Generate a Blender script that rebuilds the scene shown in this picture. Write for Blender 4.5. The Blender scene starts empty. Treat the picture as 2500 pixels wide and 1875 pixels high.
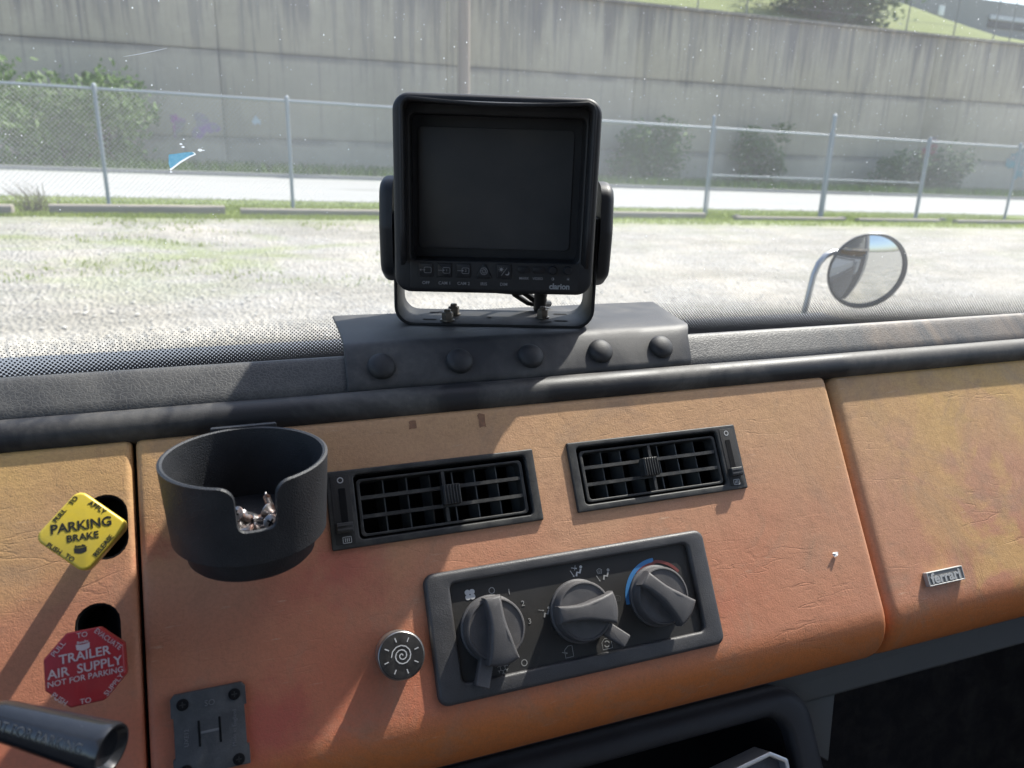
import bpy, bmesh, math, random
from mathutils import Vector, Matrix, noise
random.seed(7)
R_ = math.radians
sc = bpy.context.scene
col = sc.collection

# ------------------------------------------------------------------ camera, sky, sun, exposure
cam_d = bpy.data.cameras.new('camera')
cam = bpy.data.objects.new('camera', cam_d); col.objects.link(cam)
cam_d.sensor_width = 36.0; cam_d.lens = 26.2225
cam_d.clip_start = 0.02; cam_d.clip_end = 2000
right = Vector((0.93899153, -0.34271136, 0.02904876))
up = Vector((0.07687954, 0.29146072, 0.95348843))
fwd = Vector((0.33523789, 0.8930843, -0.30002664))
cam.matrix_world = Matrix(((right.x, up.x, -fwd.x, 0), (right.y, up.y, -fwd.y, 0), (right.z, up.z, -fwd.z, 2.2), (0, 0, 0, 1)))
cam_d.dof.use_dof = True; cam_d.dof.focus_distance = 0.56; cam_d.dof.aperture_fstop = 11
sc.camera = cam

SUN = Vector((0.65, 0.329, 0.974)).normalized()
w = bpy.data.worlds.new('World'); sc.world = w; w.use_nodes = True
wn = w.node_tree; bg = wn.nodes['Background']
sky = wn.nodes.new('ShaderNodeTexSky'); sky.sky_type = 'NISHITA'; sky.sun_disc = False
sky.sun_elevation = math.asin(SUN.z); sky.sun_rotation = math.atan2(SUN.x, SUN.y)
sky.dust_density = 2.0; sky.air_density = 1.0
wn.links.new(sky.outputs[0], bg.inputs[0]); bg.inputs[1].default_value = 0.15
sd = bpy.data.lights.new('sun', 'SUN'); sun = bpy.data.objects.new('sun', sd); col.objects.link(sun)
sd.energy = 5.0; sd.angle = R_(0.8); sd.color = (1.0, 0.95, 0.88)
sun.rotation_euler = SUN.to_track_quat('Z', 'Y').to_euler(); sun.location = SUN * 60
vs = sc.view_settings
vs.view_transform = 'Standard'; vs.look = 'None'; vs.gamma = 1.0; vs.use_curve_mapping = False
vs.exposure = 1.02
cy = sc.cycles
cy.max_bounces = 8; cy.diffuse_bounces = 3; cy.glossy_bounces = 3; cy.transmission_bounces = 4
cy.transparent_max_bounces = 24; cy.caustics_reflective = False; cy.caustics_refractive = False
cy.use_denoising = True

# ------------------------------------------------------------------ mesh helpers
class MB:
    def __init__(s): s.v = []; s.f = []; s.uv = None
    def add(s, vs_, fs):
        o = len(s.v); s.v += [tuple(p) for p in vs_]; s.f += [tuple(i + o for i in f) for f in fs]; return s
    def box(s, c, d, rot=None):
        h = [x / 2 for x in d]; pts = []
        for z in (-1, 1):
            for a, b in ((-1, -1), (1, -1), (1, 1), (-1, 1)):
                p = Vector((a * h[0], b * h[1], z * h[2]))
                if rot is not None: p = rot @ p
                pts.append(p + Vector(c))
        return s.add(pts, [(3, 2, 1, 0), (4, 5, 6, 7), (0, 1, 5, 4), (1, 2, 6, 5), (2, 3, 7, 6), (3, 0, 4, 7)])
    def prism(s, poly, z0, z1, ch=0.0, steps=3, bot=True):
        """polygon (ccw) extruded along z with a rounded front edge"""
        n = len(poly); rings = [(poly, z0)]
        if ch > 0:
            for k in range(steps + 1):
                a = k / steps * math.pi / 2
                rings.append((inset(poly, ch * (1 - math.cos(a))), z1 - ch + ch * math.sin(a)))
        else: rings.append((poly, z1))
        pts = []; fs = []
        for pl, z in rings: pts += [(x, y, z) for x, y in pl]
        for r in range(len(rings) - 1):
            for i in range(n):
                j = (i + 1) % n; fs.append((r * n + i, r * n + j, (r + 1) * n + j, (r + 1) * n + i))
        if bot: fs.append(tuple(reversed(range(n))))
        fs.append(tuple((len(rings) - 1) * n + i for i in range(n)))
        return s.add(pts, fs)
    def frame(s, outer, inner, z0, z1, ch=0.0, zin=None, chi=None, steps=3):
        """ring between two polygons of equal vertex count"""
        n = len(outer); zin = z0 if zin is None else zin; chi = ch if chi is None else chi
        rings = [(outer, z0)]
        if ch > 0:
            for k in range(steps + 1):
                a = k / steps * math.pi / 2
                rings.append((inset(outer, ch * (1 - math.cos(a))), z1 - ch + ch * math.sin(a)))
        else: rings.append((outer, z1))
        if chi > 0:
            for k in range(steps + 1):
                a = (1 - k / steps) * math.pi / 2
                rings.append((inset(inner, -chi * (1 - math.cos(a))), z1 - chi + chi * math.sin(a)))
        else: rings.append((inner, z1))
        rings.append((inner, zin))
        pts = []; fs = []
        for pl, z in rings: pts += [(x, y, z) for x, y in pl]
        m = len(rings)
        for r in range(m):
            q = (r + 1) % m
            for i in range(n):
                j = (i + 1) % n; fs.append((r * n + i, r * n + j, q * n + j, q * n + i))
        return s.add(pts, fs)
    def lathe(s, prof, seg=32, axis=None, org=(0, 0, 0), cap0=True, cap1=True):
        """profile [(r, t)] turned about axis through org"""
        ax = Vector(axis or (0, 0, 1)).normalized()
        a = ax.orthogonal().normalized(); b = ax.cross(a); o = Vector(org)
        pts = []; fs = []
        for r, t in prof:
            for k in range(seg):
                th = 2 * math.pi * k / seg
                pts.append(o + ax * t + (a * math.cos(th) + b * math.sin(th)) * r)
        for i in range(len(prof) - 1):
            for k in range(seg):
                l = (k + 1) % seg
                fs.append((i * seg + k, i * seg + l, (i + 1) * seg + l, (i + 1) * seg + k))
        if cap0: fs.append(tuple(reversed(range(seg))))
        if cap1: fs.append(tuple((len(prof) - 1) * seg + k for k in range(seg)))
        return s.add(pts, fs)
    def tube(s, pts, rad, seg=10, cap=True):
        P = [Vector(p) for p in pts]; n = len(P)
        rad = rad if isinstance(rad, (list, tuple)) else [rad] * n
        t0 = (P[1] - P[0]).normalized(); a = t0.orthogonal().normalized()
        vv = []; fs = []
        for i in range(n):
            t = (P[min(i + 1, n - 1)] - P[max(i - 1, 0)]).normalized()
            a = (a - t * a.dot(t)).normalized(); b = t.cross(a)
            for k in range(seg):
                th = 2 * math.pi * k / seg
                vv.append(P[i] + (a * math.cos(th) + b * math.sin(th)) * rad[i])
        for i in range(n - 1):
            for k in range(seg):
                l = (k + 1) % seg
                fs.append((i * seg + k, i * seg + l, (i + 1) * seg + l, (i + 1) * seg + k))
        if cap:
            fs.append(tuple(reversed(range(seg)))); fs.append(tuple((n - 1) * seg + k for k in range(seg)))
        return s.add(vv, fs)
    def ribbon(s, pts, wd, z=0.0, closed=False, th=0.00015):
        """flat printed line in the xy plane with a hair of thickness"""
        P = [Vector((p[0], p[1])) for p in pts]; n = len(P); vv = []; fs = []
        for i in range(n):
            a = P[(i - 1) % n] if (closed or i > 0) else P[i]
            b = P[(i + 1) % n] if (closed or i < n - 1) else P[i]
            t = (b - a); t = t.normalized() if t.length > 1e-9 else Vector((1, 0)); m = Vector((-t.y, t.x)) * wd / 2
            for q in (P[i] + m, P[i] - m): vv.append((q.x, q.y, z + th))
        for i in range(n if closed else n - 1):
            j = (i + 1) % n; fs.append((2 * i, 2 * i + 1, 2 * j + 1, 2 * j))
        return s.add(vv, fs)
    def poly(s, pts, z=0.0): return s.add([(x, y, z) for x, y in pts], [tuple(range(len(pts)))])
    def dome(s, c, r, h, base=0.0, seg=28, rings=7, axis=(0, 0, 1)):
        prof = [(r, 0)] + ([(r, base)] if base else [])
        for k in range(1, rings + 1):
            a = k / rings * math.pi / 2
            prof.append((max(r * math.cos(a), 1e-4 * r), base + h * math.sin(a)))
        return s.lathe(prof, seg, axis, c)
    def xform(s, M, i0=0):
        for i in range(i0, len(s.v)): s.v[i] = tuple(M @ Vector(s.v[i]))
        return s

def inset(poly, d):
    if abs(d) < 1e-12: return poly
    n = len(poly); out = []
    for i in range(n):
        a = Vector(poly[i - 1]); p = Vector(poly[i]); b = Vector(poly[(i + 1) % n])
        e1 = (p - a); e2 = (b - p)
        if e1.length < 1e-9: e1 = e2
        if e2.length < 1e-9: e2 = e1
        n1 = Vector((-e1.y, e1.x)).normalized(); n2 = Vector((-e2.y, e2.x)).normalized()
        m = (n1 + n2); k = 1 + n1.dot(n2)
        m = m / k if k > 0.2 else m.normalized()
        out.append((p.x + m.x * d, p.y + m.y * d))
    return out

def rrect(x0, y0, x1, y1, r, n=6):
    pts = []
    for cx, cy_, a0 in ((x1 - r, y1 - r, 0), (x0 + r, y1 - r, 90), (x0 + r, y0 + r, 180), (x1 - r, y0 + r, 270)):
        for k in range(n + 1):
            a = R_(a0 + 90 * k / n); pts.append((cx + r * math.cos(a), cy_ + r * math.sin(a)))
    return pts
def ngon(n, r, rot=0, cx=0, cy_=0): return [(cx + r * math.cos(R_(rot) + 2 * math.pi * k / n), cy_ + r * math.sin(R_(rot) + 2 * math.pi * k / n)) for k in range(n)]
def round_poly(pts, r, n=5):
    out = []; m = len(pts)
    for i in range(m):
        a, p, b = Vector(pts[i - 1]), Vector(pts[i]), Vector(pts[(i + 1) % m])
        u1 = (a - p).normalized(); u2 = (b - p).normalized()
        ang = u1.angle(u2); d = r / math.tan(ang / 2)
        c = p + (u1 + u2).normalized() * (r / math.sin(ang / 2))
        s0 = p + u1 * d - c; s1 = p + u2 * d - c
        a0 = math.atan2(s0.y, s0.x); a1 = math.atan2(s1.y, s1.x)
        while a1 < a0: a1 += 2 * math.pi
        if a1 - a0 > math.pi: a1 -= 2 * math.pi
        for k in range(n + 1):
            t = a0 + (a1 - a0) * k / n; out.append((c.x + r * math.cos(t), c.y + r * math.sin(t)))
    return out
def stadium(cx, cy_, wd, ht, n=10):
    r = wd / 2; pts = []
    for k in range(n + 1): a = math.pi * k / n; pts.append((cx + r * math.cos(a), cy_ + ht / 2 - r + r * math.sin(a)))
    for k in range(n + 1): a = math.pi + math.pi * k / n; pts.append((cx + r * math.cos(a), cy_ - ht / 2 + r + r * math.sin(a)))
    return pts

def obj(name, mb, mat, parent=None, smooth=35, M=None):
    me = bpy.data.meshes.new(name)
    me.from_pydata(mb.v, [], mb.f); me.validate(); me.update()
    me.materials.append(mat)
    if smooth:
        me.polygons.foreach_set('use_smooth', [True] * len(me.polygons))
        me.set_sharp_from_angle(angle=R_(smooth))
    o = bpy.data.objects.new(name, me); col.objects.link(o)
    if parent is not None: o.parent = parent
    if M is not None: o.matrix_local = M
    return o
def tag(o, label=None, cat=None, group=None, kind=None):
    if label: o['label'] = label
    if cat: o['category'] = cat
    if group: o['group'] = group
    if kind: o['kind'] = kind
    return o
def thing(name, label, cat, M=None, group=None):
    o = bpy.data.objects.new(name, None); col.objects.link(o)
    o.empty_display_size = 0.02
    if M is not None: o.matrix_world = M
    return tag(o, label, cat, group)
def basis(x, y, z, p): return Matrix(((x[0], y[0], z[0], p[0]), (x[1], y[1], z[1], p[1]), (x[2], y[2], z[2], p[2]), (0, 0, 0, 1)))
def T(x, y, z): return Matrix.Translation((x, y, z))
def RZ(d): return Matrix.Rotation(R_(d), 4, 'Z')
def copy_tree(o, parent=None):
    c = o.copy(); col.objects.link(c)
    if parent is not None: c.parent = parent
    for ch in list(o.children): copy_tree(ch, c)
    return c
def text(body, size, mat, parent, x, y, z, rot=0, name='lettering', bold=0.0, space=1.0, sx=1.0, ext=0.0001, align='CENTER'):
    cu = bpy.data.curves.new(name, 'FONT'); cu.body = body; cu.size = size
    cu.align_x = align; cu.align_y = 'CENTER'; cu.extrude = ext; cu.offset = bold; cu.space_character = space
    cu.resolution_u = 3
    t = bpy.data.objects.new('tmp', cu); col.objects.link(t)
    dg = bpy.context.evaluated_depsgraph_get()
    me = bpy.data.meshes.new_from_object(t.evaluated_get(dg))
    bpy.data.objects.remove(t); bpy.data.curves.remove(cu)
    me.materials.clear(); me.materials.append(mat)
    o = bpy.data.objects.new(name, me); col.objects.link(o)
    o.parent = parent; o.matrix_local = T(x, y, z) @ RZ(rot) @ Matrix.Diagonal((sx, 1, 1, 1))
    return o

# ------------------------------------------------------------------ material helpers
class NT:
    def __init__(s, name):
        s.m = bpy.data.materials.new(name); s.m.use_nodes = True; s.t = s.m.node_tree
        s.b = s.t.nodes['Principled BSDF']; s.out = s.t.nodes['Material Output']
    def n(s, typ, **kw):
        nd = s.t.nodes.new(typ)
        for k, v in kw.items(): setattr(nd, k, v)
        return nd
    def l(s, a, b): s.t.links.new(a, b)
    def co(s, kind='Object'):
        if kind == 'World': return s.n('ShaderNodeNewGeometry').outputs['Position']
        return s.n('ShaderNodeTexCoord').outputs[kind]
    def mapv(s, v, scale=(1, 1, 1), loc=(0, 0, 0), rot=(0, 0, 0)):
        m = s.n('ShaderNodeMapping'); m.inputs['Scale'].default_value = scale; m.inputs['Location'].default_value = loc; m.inputs['Rotation'].default_value = rot
        s.l(v, m.inputs['Vector']); return m.outputs[0]
    def noise(s, v, scale, detail=3, rough=0.55, dist=0.0):
        t = s.n('ShaderNodeTexNoise'); t.inputs['Scale'].default_value = scale; t.inputs['Detail'].default_value = detail
        t.inputs['Roughness'].default_value = rough; t.inputs['Distortion'].default_value = dist
        s.l(v, t.inputs['Vector']); return t.outputs['Fac']
    def vor(s, v, scale, feature='F1', out='Distance', rnd=1.0):
        t = s.n('ShaderNodeTexVoronoi', feature=feature); t.inputs['Scale'].default_value = scale; t.inputs['Randomness'].default_value = rnd
        s.l(v, t.inputs['Vector']); return t.outputs[out]
    def ramp(s, f, *stops):
        r = s.n('ShaderNodeMapRange'); r.clamp = True
        r.inputs['From Min'].default_value = stops[0]; r.inputs['From Max'].default_value = stops[1]
        r.inputs['To Min'].default_value = stops[2] if len(stops) > 2 else 0; r.inputs['To Max'].default_value = stops[3] if len(stops) > 3 else 1
        s.l(f, r.inputs['Value']); return r.outputs[0]
    def math(s, op, a, b=None, c=None):
        m = s.n('ShaderNodeMath', operation=op)
        for i, q in enumerate((a, b, c)):
            if q is None: continue
            if isinstance(q, (int, float)): m.inputs[i].default_value = q
            else: s.l(q, m.inputs[i])
        return m.outputs[0]
    def mix(s, f, a, b):
        m = s.n('ShaderNodeMix', data_type='RGBA')
        for inp, q in ((m.inputs[0], f), (m.inputs[6], a), (m.inputs[7], b)):
            if isinstance(q, (int, float)): inp.default_value = q
            elif isinstance(q, tuple): inp.default_value = (*q, 1)
            else: s.l(q, inp)
        return m.outputs[2]
    def bump(s, h, strength=0.3, dist=0.001, prev=None):
        b = s.n('ShaderNodeBump'); b.inputs['Strength'].default_value = strength; b.inputs['Distance'].default_value = dist
        s.l(h, b.inputs['Height'])
        if prev is not None: s.l(prev, b.inputs['Normal'])
        return b.outputs[0]
    def sep(s, v):
        q = s.n('ShaderNodeSeparateXYZ'); s.l(v, q.inputs[0]); return q.outputs
    def set(s, color=None, rough=None, normal=None, metal=None, spec=None):
        for key, q in (('Base Color', color), ('Roughness', rough), ('Normal', normal), ('Metallic', metal), ('Specular IOR Level', spec)):
            if q is None: continue
            i = s.b.inputs[key]
            if isinstance(q, (int, float)): i.default_value = q
            elif isinstance(q, tuple): i.default_value = (*q, 1)
            else: s.l(q, i)
        return s.m

def plain(name, c, rough=0.5, metal=0.0, spec=0.5): return NT(name).set(c, rough, None, metal, spec)
def plastic(name, c, c2, rough=0.5, grain=1400, bs=0.25, patch=28, dust=0.4, spec=0.4, bd=0.0004, lo=0.42, hi=0.78):
    """grained plastic with dusty, worn patches"""
    t = NT(name); v = t.co()
    d = t.noise(v, patch, 5, 0.65, 0.4); d = t.ramp(d, lo, hi, 0, dust)
    fine = t.noise(v, patch * 14, 3, 0.7); d = t.math('MULTIPLY', d, t.ramp(fine, 0.25, 0.7, 0.55, 1.0))
    speck = t.ramp(t.vor(v, 260), 0.05, 0.11, 0.35, 0.0)
    d = t.math('ADD', d, t.math('MULTIPLY', speck, t.ramp(t.noise(v, 60, 2), 0.5, 0.65)))
    g = t.noise(v, grain, 2, 0.6)
    return t.set(t.mix(d, c, c2), t.math('ADD', rough, t.math('MULTIPLY', d, 0.25)), t.bump(g, bs, bd), 0, spec)

def leather():
    t = NT('orange_leather'); v = t.co()
    x, y, z = t.sep(v)
    big = t.noise(v, 5.5, 4, 0.6, 0.6)
    tan, red, yel = (0.53, 0.302, 0.178), (0.51, 0.165, 0.090), (0.60, 0.378, 0.140)
    lowness = t.ramp(t.math('ADD', y, t.math('MULTIPLY', t.math('SUBTRACT', big, 0.5), 0.16)), 0.055, -0.065)
    leftness = t.ramp(x, 0.55, 0.10, 0.45, 1.0)
    c = t.mix(t.math('MULTIPLY', lowness, leftness), tan, red)
    # yellow dye left along the top edge, patchier towards the far panel
    yb = t.math('ADD', t.math('MULTIPLY', t.math('SUBTRACT', t.noise(v, 11, 4, 0.6, 0.5), 0.5), 0.16), y)
    ye = t.ramp(yb, 0.005, 0.098)
    ends = t.math('ADD', t.ramp(x, 0.06, -0.05, 0.30, 1.0), t.ramp(x, 0.50, 0.70, 0, 0.7))
    c = t.mix(t.math('MULTIPLY', ye, ends), c, yel)
    c = t.mix(t.math('MULTIPLY', t.math('MULTIPLY', t.ramp(t.noise(v, 13, 5, 0.6, 1.0), 0.47, 0.57), 0.75), t.ramp(x, 0.54, 0.66)), c, yel)
    # bright orange dye on the bottom roll
    c = t.mix(t.ramp(y, -0.092, -0.112, 0, 0.92), c, (0.62, 0.185, 0.045))
    # grey dirty rub marks
    dirt = t.ramp(t.noise(t.mapv(v, (1, 1, 1), (3, 1, 0)), 12, 6, 0.7, 1.4), 0.52, 0.66, 0, 0.40)
    c = t.mix(dirt, c, (0.31, 0.215, 0.145))
    c = t.mix(t.ramp(t.noise(v, 46, 5, 0.75, 0.6), 0.5, 0.78, 0, 0.30), c, (0.24, 0.125, 0.07))
    scf = t.math('MULTIPLY', t.ramp(t.noise(t.mapv(v, (0.12, 1, 1), (0, 0, 0), (0, 0, 0.35)), 420, 2), 0.66, 0.74), t.ramp(t.noise(v, 16, 3), 0.50, 0.62, 0, 0.5))
    c = t.mix(scf, c, (0.62, 0.45, 0.32))
    # red dye bled beside the shift plate, the vent and the cup
    for px, py_, r, f in ((0.066, -0.080, 0.030, 0.55), (0.120, 0.004, 0.034, 0.5), (0.085, -0.002, 0.03, 0.25), (0.385, -0.07, 0.020, 0.12), (0.008, 0.03, 0.012, 0.35)):
        d = t.n('ShaderNodeVectorMath', operation='DISTANCE'); t.l(v, d.inputs[0]); d.inputs[1].default_value = (px, py_, 0)
        dd = t.math('ADD', d.outputs['Value'], t.math('MULTIPLY', t.math('SUBTRACT', t.noise(v, 55, 5, 0.7), 0.5), 0.055))
        c = t.mix(t.ramp(dd, r, r * 0.25, 0, f), c, (0.40, 0.065, 0.06))
    # relief: pores, grain cells, short fine wrinkles in families, a few long creases
    pores = t.noise(v, 1500, 2, 0.6)
    cells = t.ramp(t.vor(v, 520, 'DISTANCE_TO_EDGE'), 0.0, 0.25)
    def ridge(vec, scale, wdt, dist, det=2):
        n_ = t.noise(vec, scale, det, 0.5, dist)
        return t.ramp(t.math('ABSOLUTE', t.math('SUBTRACT', n_, 0.5)), 0.0, wdt)
    r1 = ridge(t.mapv(v, (0.35, 2.2, 1), (0, 0, 0), (0, 0, 0.6)), 24, 0.011, 0.35, 3)
    r2 = ridge(t.mapv(v, (2.6, 0.45, 1), (4, 1, 0), (0, 0, -0.2)), 26, 0.013, 0.3, 3)
    r3 = ridge(t.mapv(v, (0.28, 1.5, 1), (7, 3, 0), (0, 0, 0.75)), 9, 0.004, 0.3, 5)
    m1 = t.ramp(t.noise(v, 15, 3, 0.6), 0.46, 0.60); m2 = t.ramp(t.noise(t.mapv(v, (1, 1, 1), (5, 2, 0)), 17, 3, 0.6), 0.50, 0.62)
    m3 = t.ramp(t.noise(t.mapv(v, (1, 1, 1), (1, 7, 0)), 10, 2, 0.6), 0.50, 0.60)
    one = lambda cr, mk: t.math('SUBTRACT', 1.0, t.math('MULTIPLY', t.math('SUBTRACT', 1.0, cr), mk))
    c1, c2, c3 = one(r1, m1), one(r2, m2), one(r3, m3)
    for q, f in ((c1, 0.07), (c2, 0.05), (c3, 0.12)):
        c = t.mix(t.math('MULTIPLY', t.math('SUBTRACT', 1.0, q), f), c, (0.20, 0.10, 0.055))
    nb = t.bump(t.noise(v, 70, 4, 0.6), 0.35, 0.0012)
    nb = t.bump(pores, 0.40, 0.0003, nb)
    nb = t.bump(cells, 0.22, 0.0002, nb)
    nb = t.bump(t.noise(v, 260, 3, 0.7), 0.16, 0.0005, nb)
    c = t.mix(t.ramp(t.noise(v, 420, 3, 0.7), 0.42, 0.72, 0, 0.26), c, (0.23, 0.115, 0.06))
    nb = t.bump(c1, 0.22, 0.0005, nb); nb = t.bump(c2, 0.17, 0.0004, nb); nb = t.bump(c3, 0.26, 0.0005, nb)
    return t.set(c, t.ramp(t.noise(v, 60, 3), 0.3, 0.7, 0.48, 0.66), nb, 0, 0.35)

M_leather = leather()
M_bolster = plastic('black_rail_vinyl', (0.020, 0.020, 0.022), (0.13, 0.122, 0.11), 0.48, 1100, 0.30, 14, 0.95, 0.45, 0.0004, 0.43, 0.66)
def padmat():
    t = NT('grained_pad_vinyl'); v = t.co()
    x, y, z = t.sep(v)
    w1 = t.n('ShaderNodeVectorMath', operation='ADD'); t.l(v, w1.inputs[0])
    nz = t.n('ShaderNodeTexNoise'); nz.inputs['Scale'].default_value = 160; t.l(v, nz.inputs['Vector'])
    s1 = t.n('ShaderNodeVectorMath', operation='SCALE'); s1.inputs['Scale'].default_value = 0.005; t.l(nz.outputs['Color'], s1.inputs[0]); t.l(s1.outputs[0], w1.inputs[1])
    worm = t.ramp(t.vor(t.mapv(w1.outputs[0], (0.75, 1, 1)), 470, 'DISTANCE_TO_EDGE'), 0.02, 0.16)
    d = t.ramp(t.noise(v, 12, 5, 0.65, 0.6), 0.40, 0.70)
    c = t.mix(d, (0.042, 0.042, 0.043), (0.105, 0.10, 0.092))
    c = t.mix(t.math('MULTIPLY', t.math('SUBTRACT', 1.0, worm), 0.32), c, (0.13, 0.128, 0.12))
    # wiped dusty streaks on the passenger end
    st = t.math('MULTIPLY', t.ramp(t.noise(t.mapv(v, (1, 0.25, 0.25), (0, 0, 0), (0, 0, 0.5)), 22, 4, 0.6, 0.8), 0.46, 0.60), t.ramp(x, 0.40, 0.55, 0, 0.7))
    c = t.mix(st, c, (0.20, 0.155, 0.115))
    return t.set(c, 0.5, t.bump(worm, 0.25, 0.0004, t.bump(t.noise(v, 1300, 2), 0.2, 0.0003)), 0, 0.45)
M_pad = padmat()
M_plate = plastic('dusty_charcoal_plate', (0.034, 0.034, 0.036), (0.13, 0.124, 0.115), 0.5, 1500, 0.35, 16, 0.7, 0.4, 0.0004, 0.44, 0.68)
M_button = plastic('dark_plug_plastic', (0.026, 0.026, 0.028), (0.08, 0.078, 0.075), 0.55, 1500, 0.4, 40, 0.5)
M_cup = plastic('navy_black_cup_plastic', (0.016, 0.0175, 0.021), (0.05, 0.05, 0.054), 0.52, 1000, 0.6, 30, 0.6, 0.45, 0.0006)
M_vent = plastic('black_vent_plastic', (0.022, 0.022, 0.022), (0.11, 0.105, 0.092), 0.5, 1600, 0.25, 60, 0.6, 0.45, 0.0004, 0.42, 0.70)
M_vane = plain('vane_plastic', (0.07, 0.07, 0.068), 0.5)
M_void = plain('deep_black', (0.006, 0.006, 0.007), 0.8, 0, 0.2)
M_bezel = plastic('grey_bezel_plastic', (0.044, 0.043, 0.045), (0.10, 0.096, 0.094), 0.44, 1300, 0.45, 36, 0.6, 0.5, 0.0005)
M_face = plastic('dark_faceplate', (0.022, 0.021, 0.020), (0.045, 0.04, 0.036), 0.6, 1500, 0.2, 30, 0.6)
M_knob = plastic('grey_knob_plastic', (0.072, 0.069, 0.070), (0.14, 0.13, 0.128), 0.5, 1400, 0.35, 60, 0.6)
M_mon = plastic('black_monitor_plastic', (0.017, 0.018, 0.021), (0.045, 0.045, 0.047), 0.48, 1500, 0.2, 34, 0.6, 0.4)
def screenmat():
    t = NT('dead_screen'); v = t.co()
    return t.set(t.mix(t.ramp(t.noise(v, 20, 3), 0.35, 0.7), (0.058, 0.060, 0.064), (0.078, 0.077, 0.078)), 0.34, None, 0, 0.35)
M_screen = screenmat()
M_steelblk = plastic('black_painted_steel', (0.008, 0.008, 0.009), (0.02, 0.02, 0.02), 0.55, 900, 0.15, 40, 0.5)
M_bolt = NT('weathered_bolt_steel').set((0.20, 0.18, 0.155), 0.42, None, 0.85)
M_rubber = plain('black_cable_rubber', (0.012, 0.012, 0.013), 0.5)
M_print = plain('grey_print', (0.26, 0.26, 0.28), 0.6)
M_iconw = plain('pale_icon_print', (0.46, 0.46, 0.46), 0.6)
M_icond = plain('faded_icon_print', (0.27, 0.268, 0.26), 0.6)
M_blue = plain('blue_print', (0.04, 0.17, 0.38), 0.55)
M_redp = plain('dull_red_print', (0.16, 0.035, 0.03), 0.55)
def knobcol(name, c, c2):
    t = NT(name); v = t.co()
    f = t.ramp(t.noise(v, 70, 5, 0.65, 0.5), 0.42, 0.75, 0, 0.7)
    scr = t.ramp(t.noise(t.mapv(v, (1, 0.06, 1), (0, 0, 0), (0, 0, 0.6)), 900, 2), 0.62, 0.72, 0, 0.35)
    c_ = t.mix(scr, t.mix(f, c, c2), tuple(min(1, a * 1.15 + 0.03) for a in c))
    return t.set(c_, t.ramp(t.noise(v, 90, 4), 0.3, 0.7, 0.28, 0.46), t.bump(t.noise(v, 500, 3), 0.06, 0.0004), 0, 0.5)
M_yellow = knobcol('yellow_knob_plastic', (0.62, 0.46, 0.045), (0.50, 0.40, 0.075))
M_red = knobcol('red_knob_plastic', (0.36, 0.018, 0.024), (0.27, 0.022, 0.028))
M_inkblk = plain('black_ink', (0.015, 0.015, 0.013), 0.5)
M_inkwht = plain('worn_white_ink', (0.52, 0.42, 0.42), 0.55)
M_shift = plastic('scratched_grey_plate', (0.05, 0.052, 0.055), (0.13, 0.13, 0.13), 0.5, 700, 0.4, 70, 0.7)
M_relief = plain('worn_relief', (0.15, 0.15, 0.155), 0.5)
M_handle = plastic('glossy_black_handle', (0.012, 0.013, 0.016), (0.05, 0.052, 0.058), 0.2, 700, 0.06, 60, 0.25, 0.7)
M_chrome = NT('dull_chrome').set((0.36, 0.37, 0.38), 0.35, None, 1.0)
M_zinc = NT('cast_badge_zinc').set((0.42, 0.41, 0.385), 0.5, None, 0.35)
M_badgebk = plain('badge_recess', (0.20, 0.193, 0.18), 0.6, 0.2)
M_mirror = NT('mirror_glass').set((0.66, 0.68, 0.68), 0.015, None, 1.0)
M_trim = plastic('grey_under_trim', (0.085, 0.087, 0.082), (0.12, 0.12, 0.11), 0.6, 600, 0.2, 20, 0.6)
M_bin = plastic('black_bin_plastic', (0.022, 0.022, 0.024), (0.045, 0.045, 0.047), 0.55, 900, 0.3, 30, 0.5)
M_dark = plain('footwell_black', (0.045, 0.046, 0.05), 0.85, 0, 0.2)
M_cab = plain('cab_lining', (0.27, 0.26, 0.25), 0.85)
M_paint = plain('dark_cab_paint', (0.035, 0.04, 0.05), 0.35)
M_nose = plain('dusty_grey_nose_paint', (0.11, 0.12, 0.135), 0.5)
M_alu = NT('brushed_aluminium').set((0.55, 0.55, 0.54), 0.4, None, 0.8)
M_white = plain('white_paper', (0.80, 0.80, 0.78), 0.7)
def screwmat():
    t = NT('rusty_screw_steel'); v = t.co('World')
    f = t.ramp(t.noise(v, 130, 3), 0.48, 0.62)
    t.set(t.mix(f, (0.36, 0.345, 0.345), (0.14, 0.065, 0.045)), t.ramp(f, 0, 1, 0.32, 0.7), None, t.ramp(f, 0, 1, 0.9, 0.2)); return t.m
M_screw = screwmat()

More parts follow.
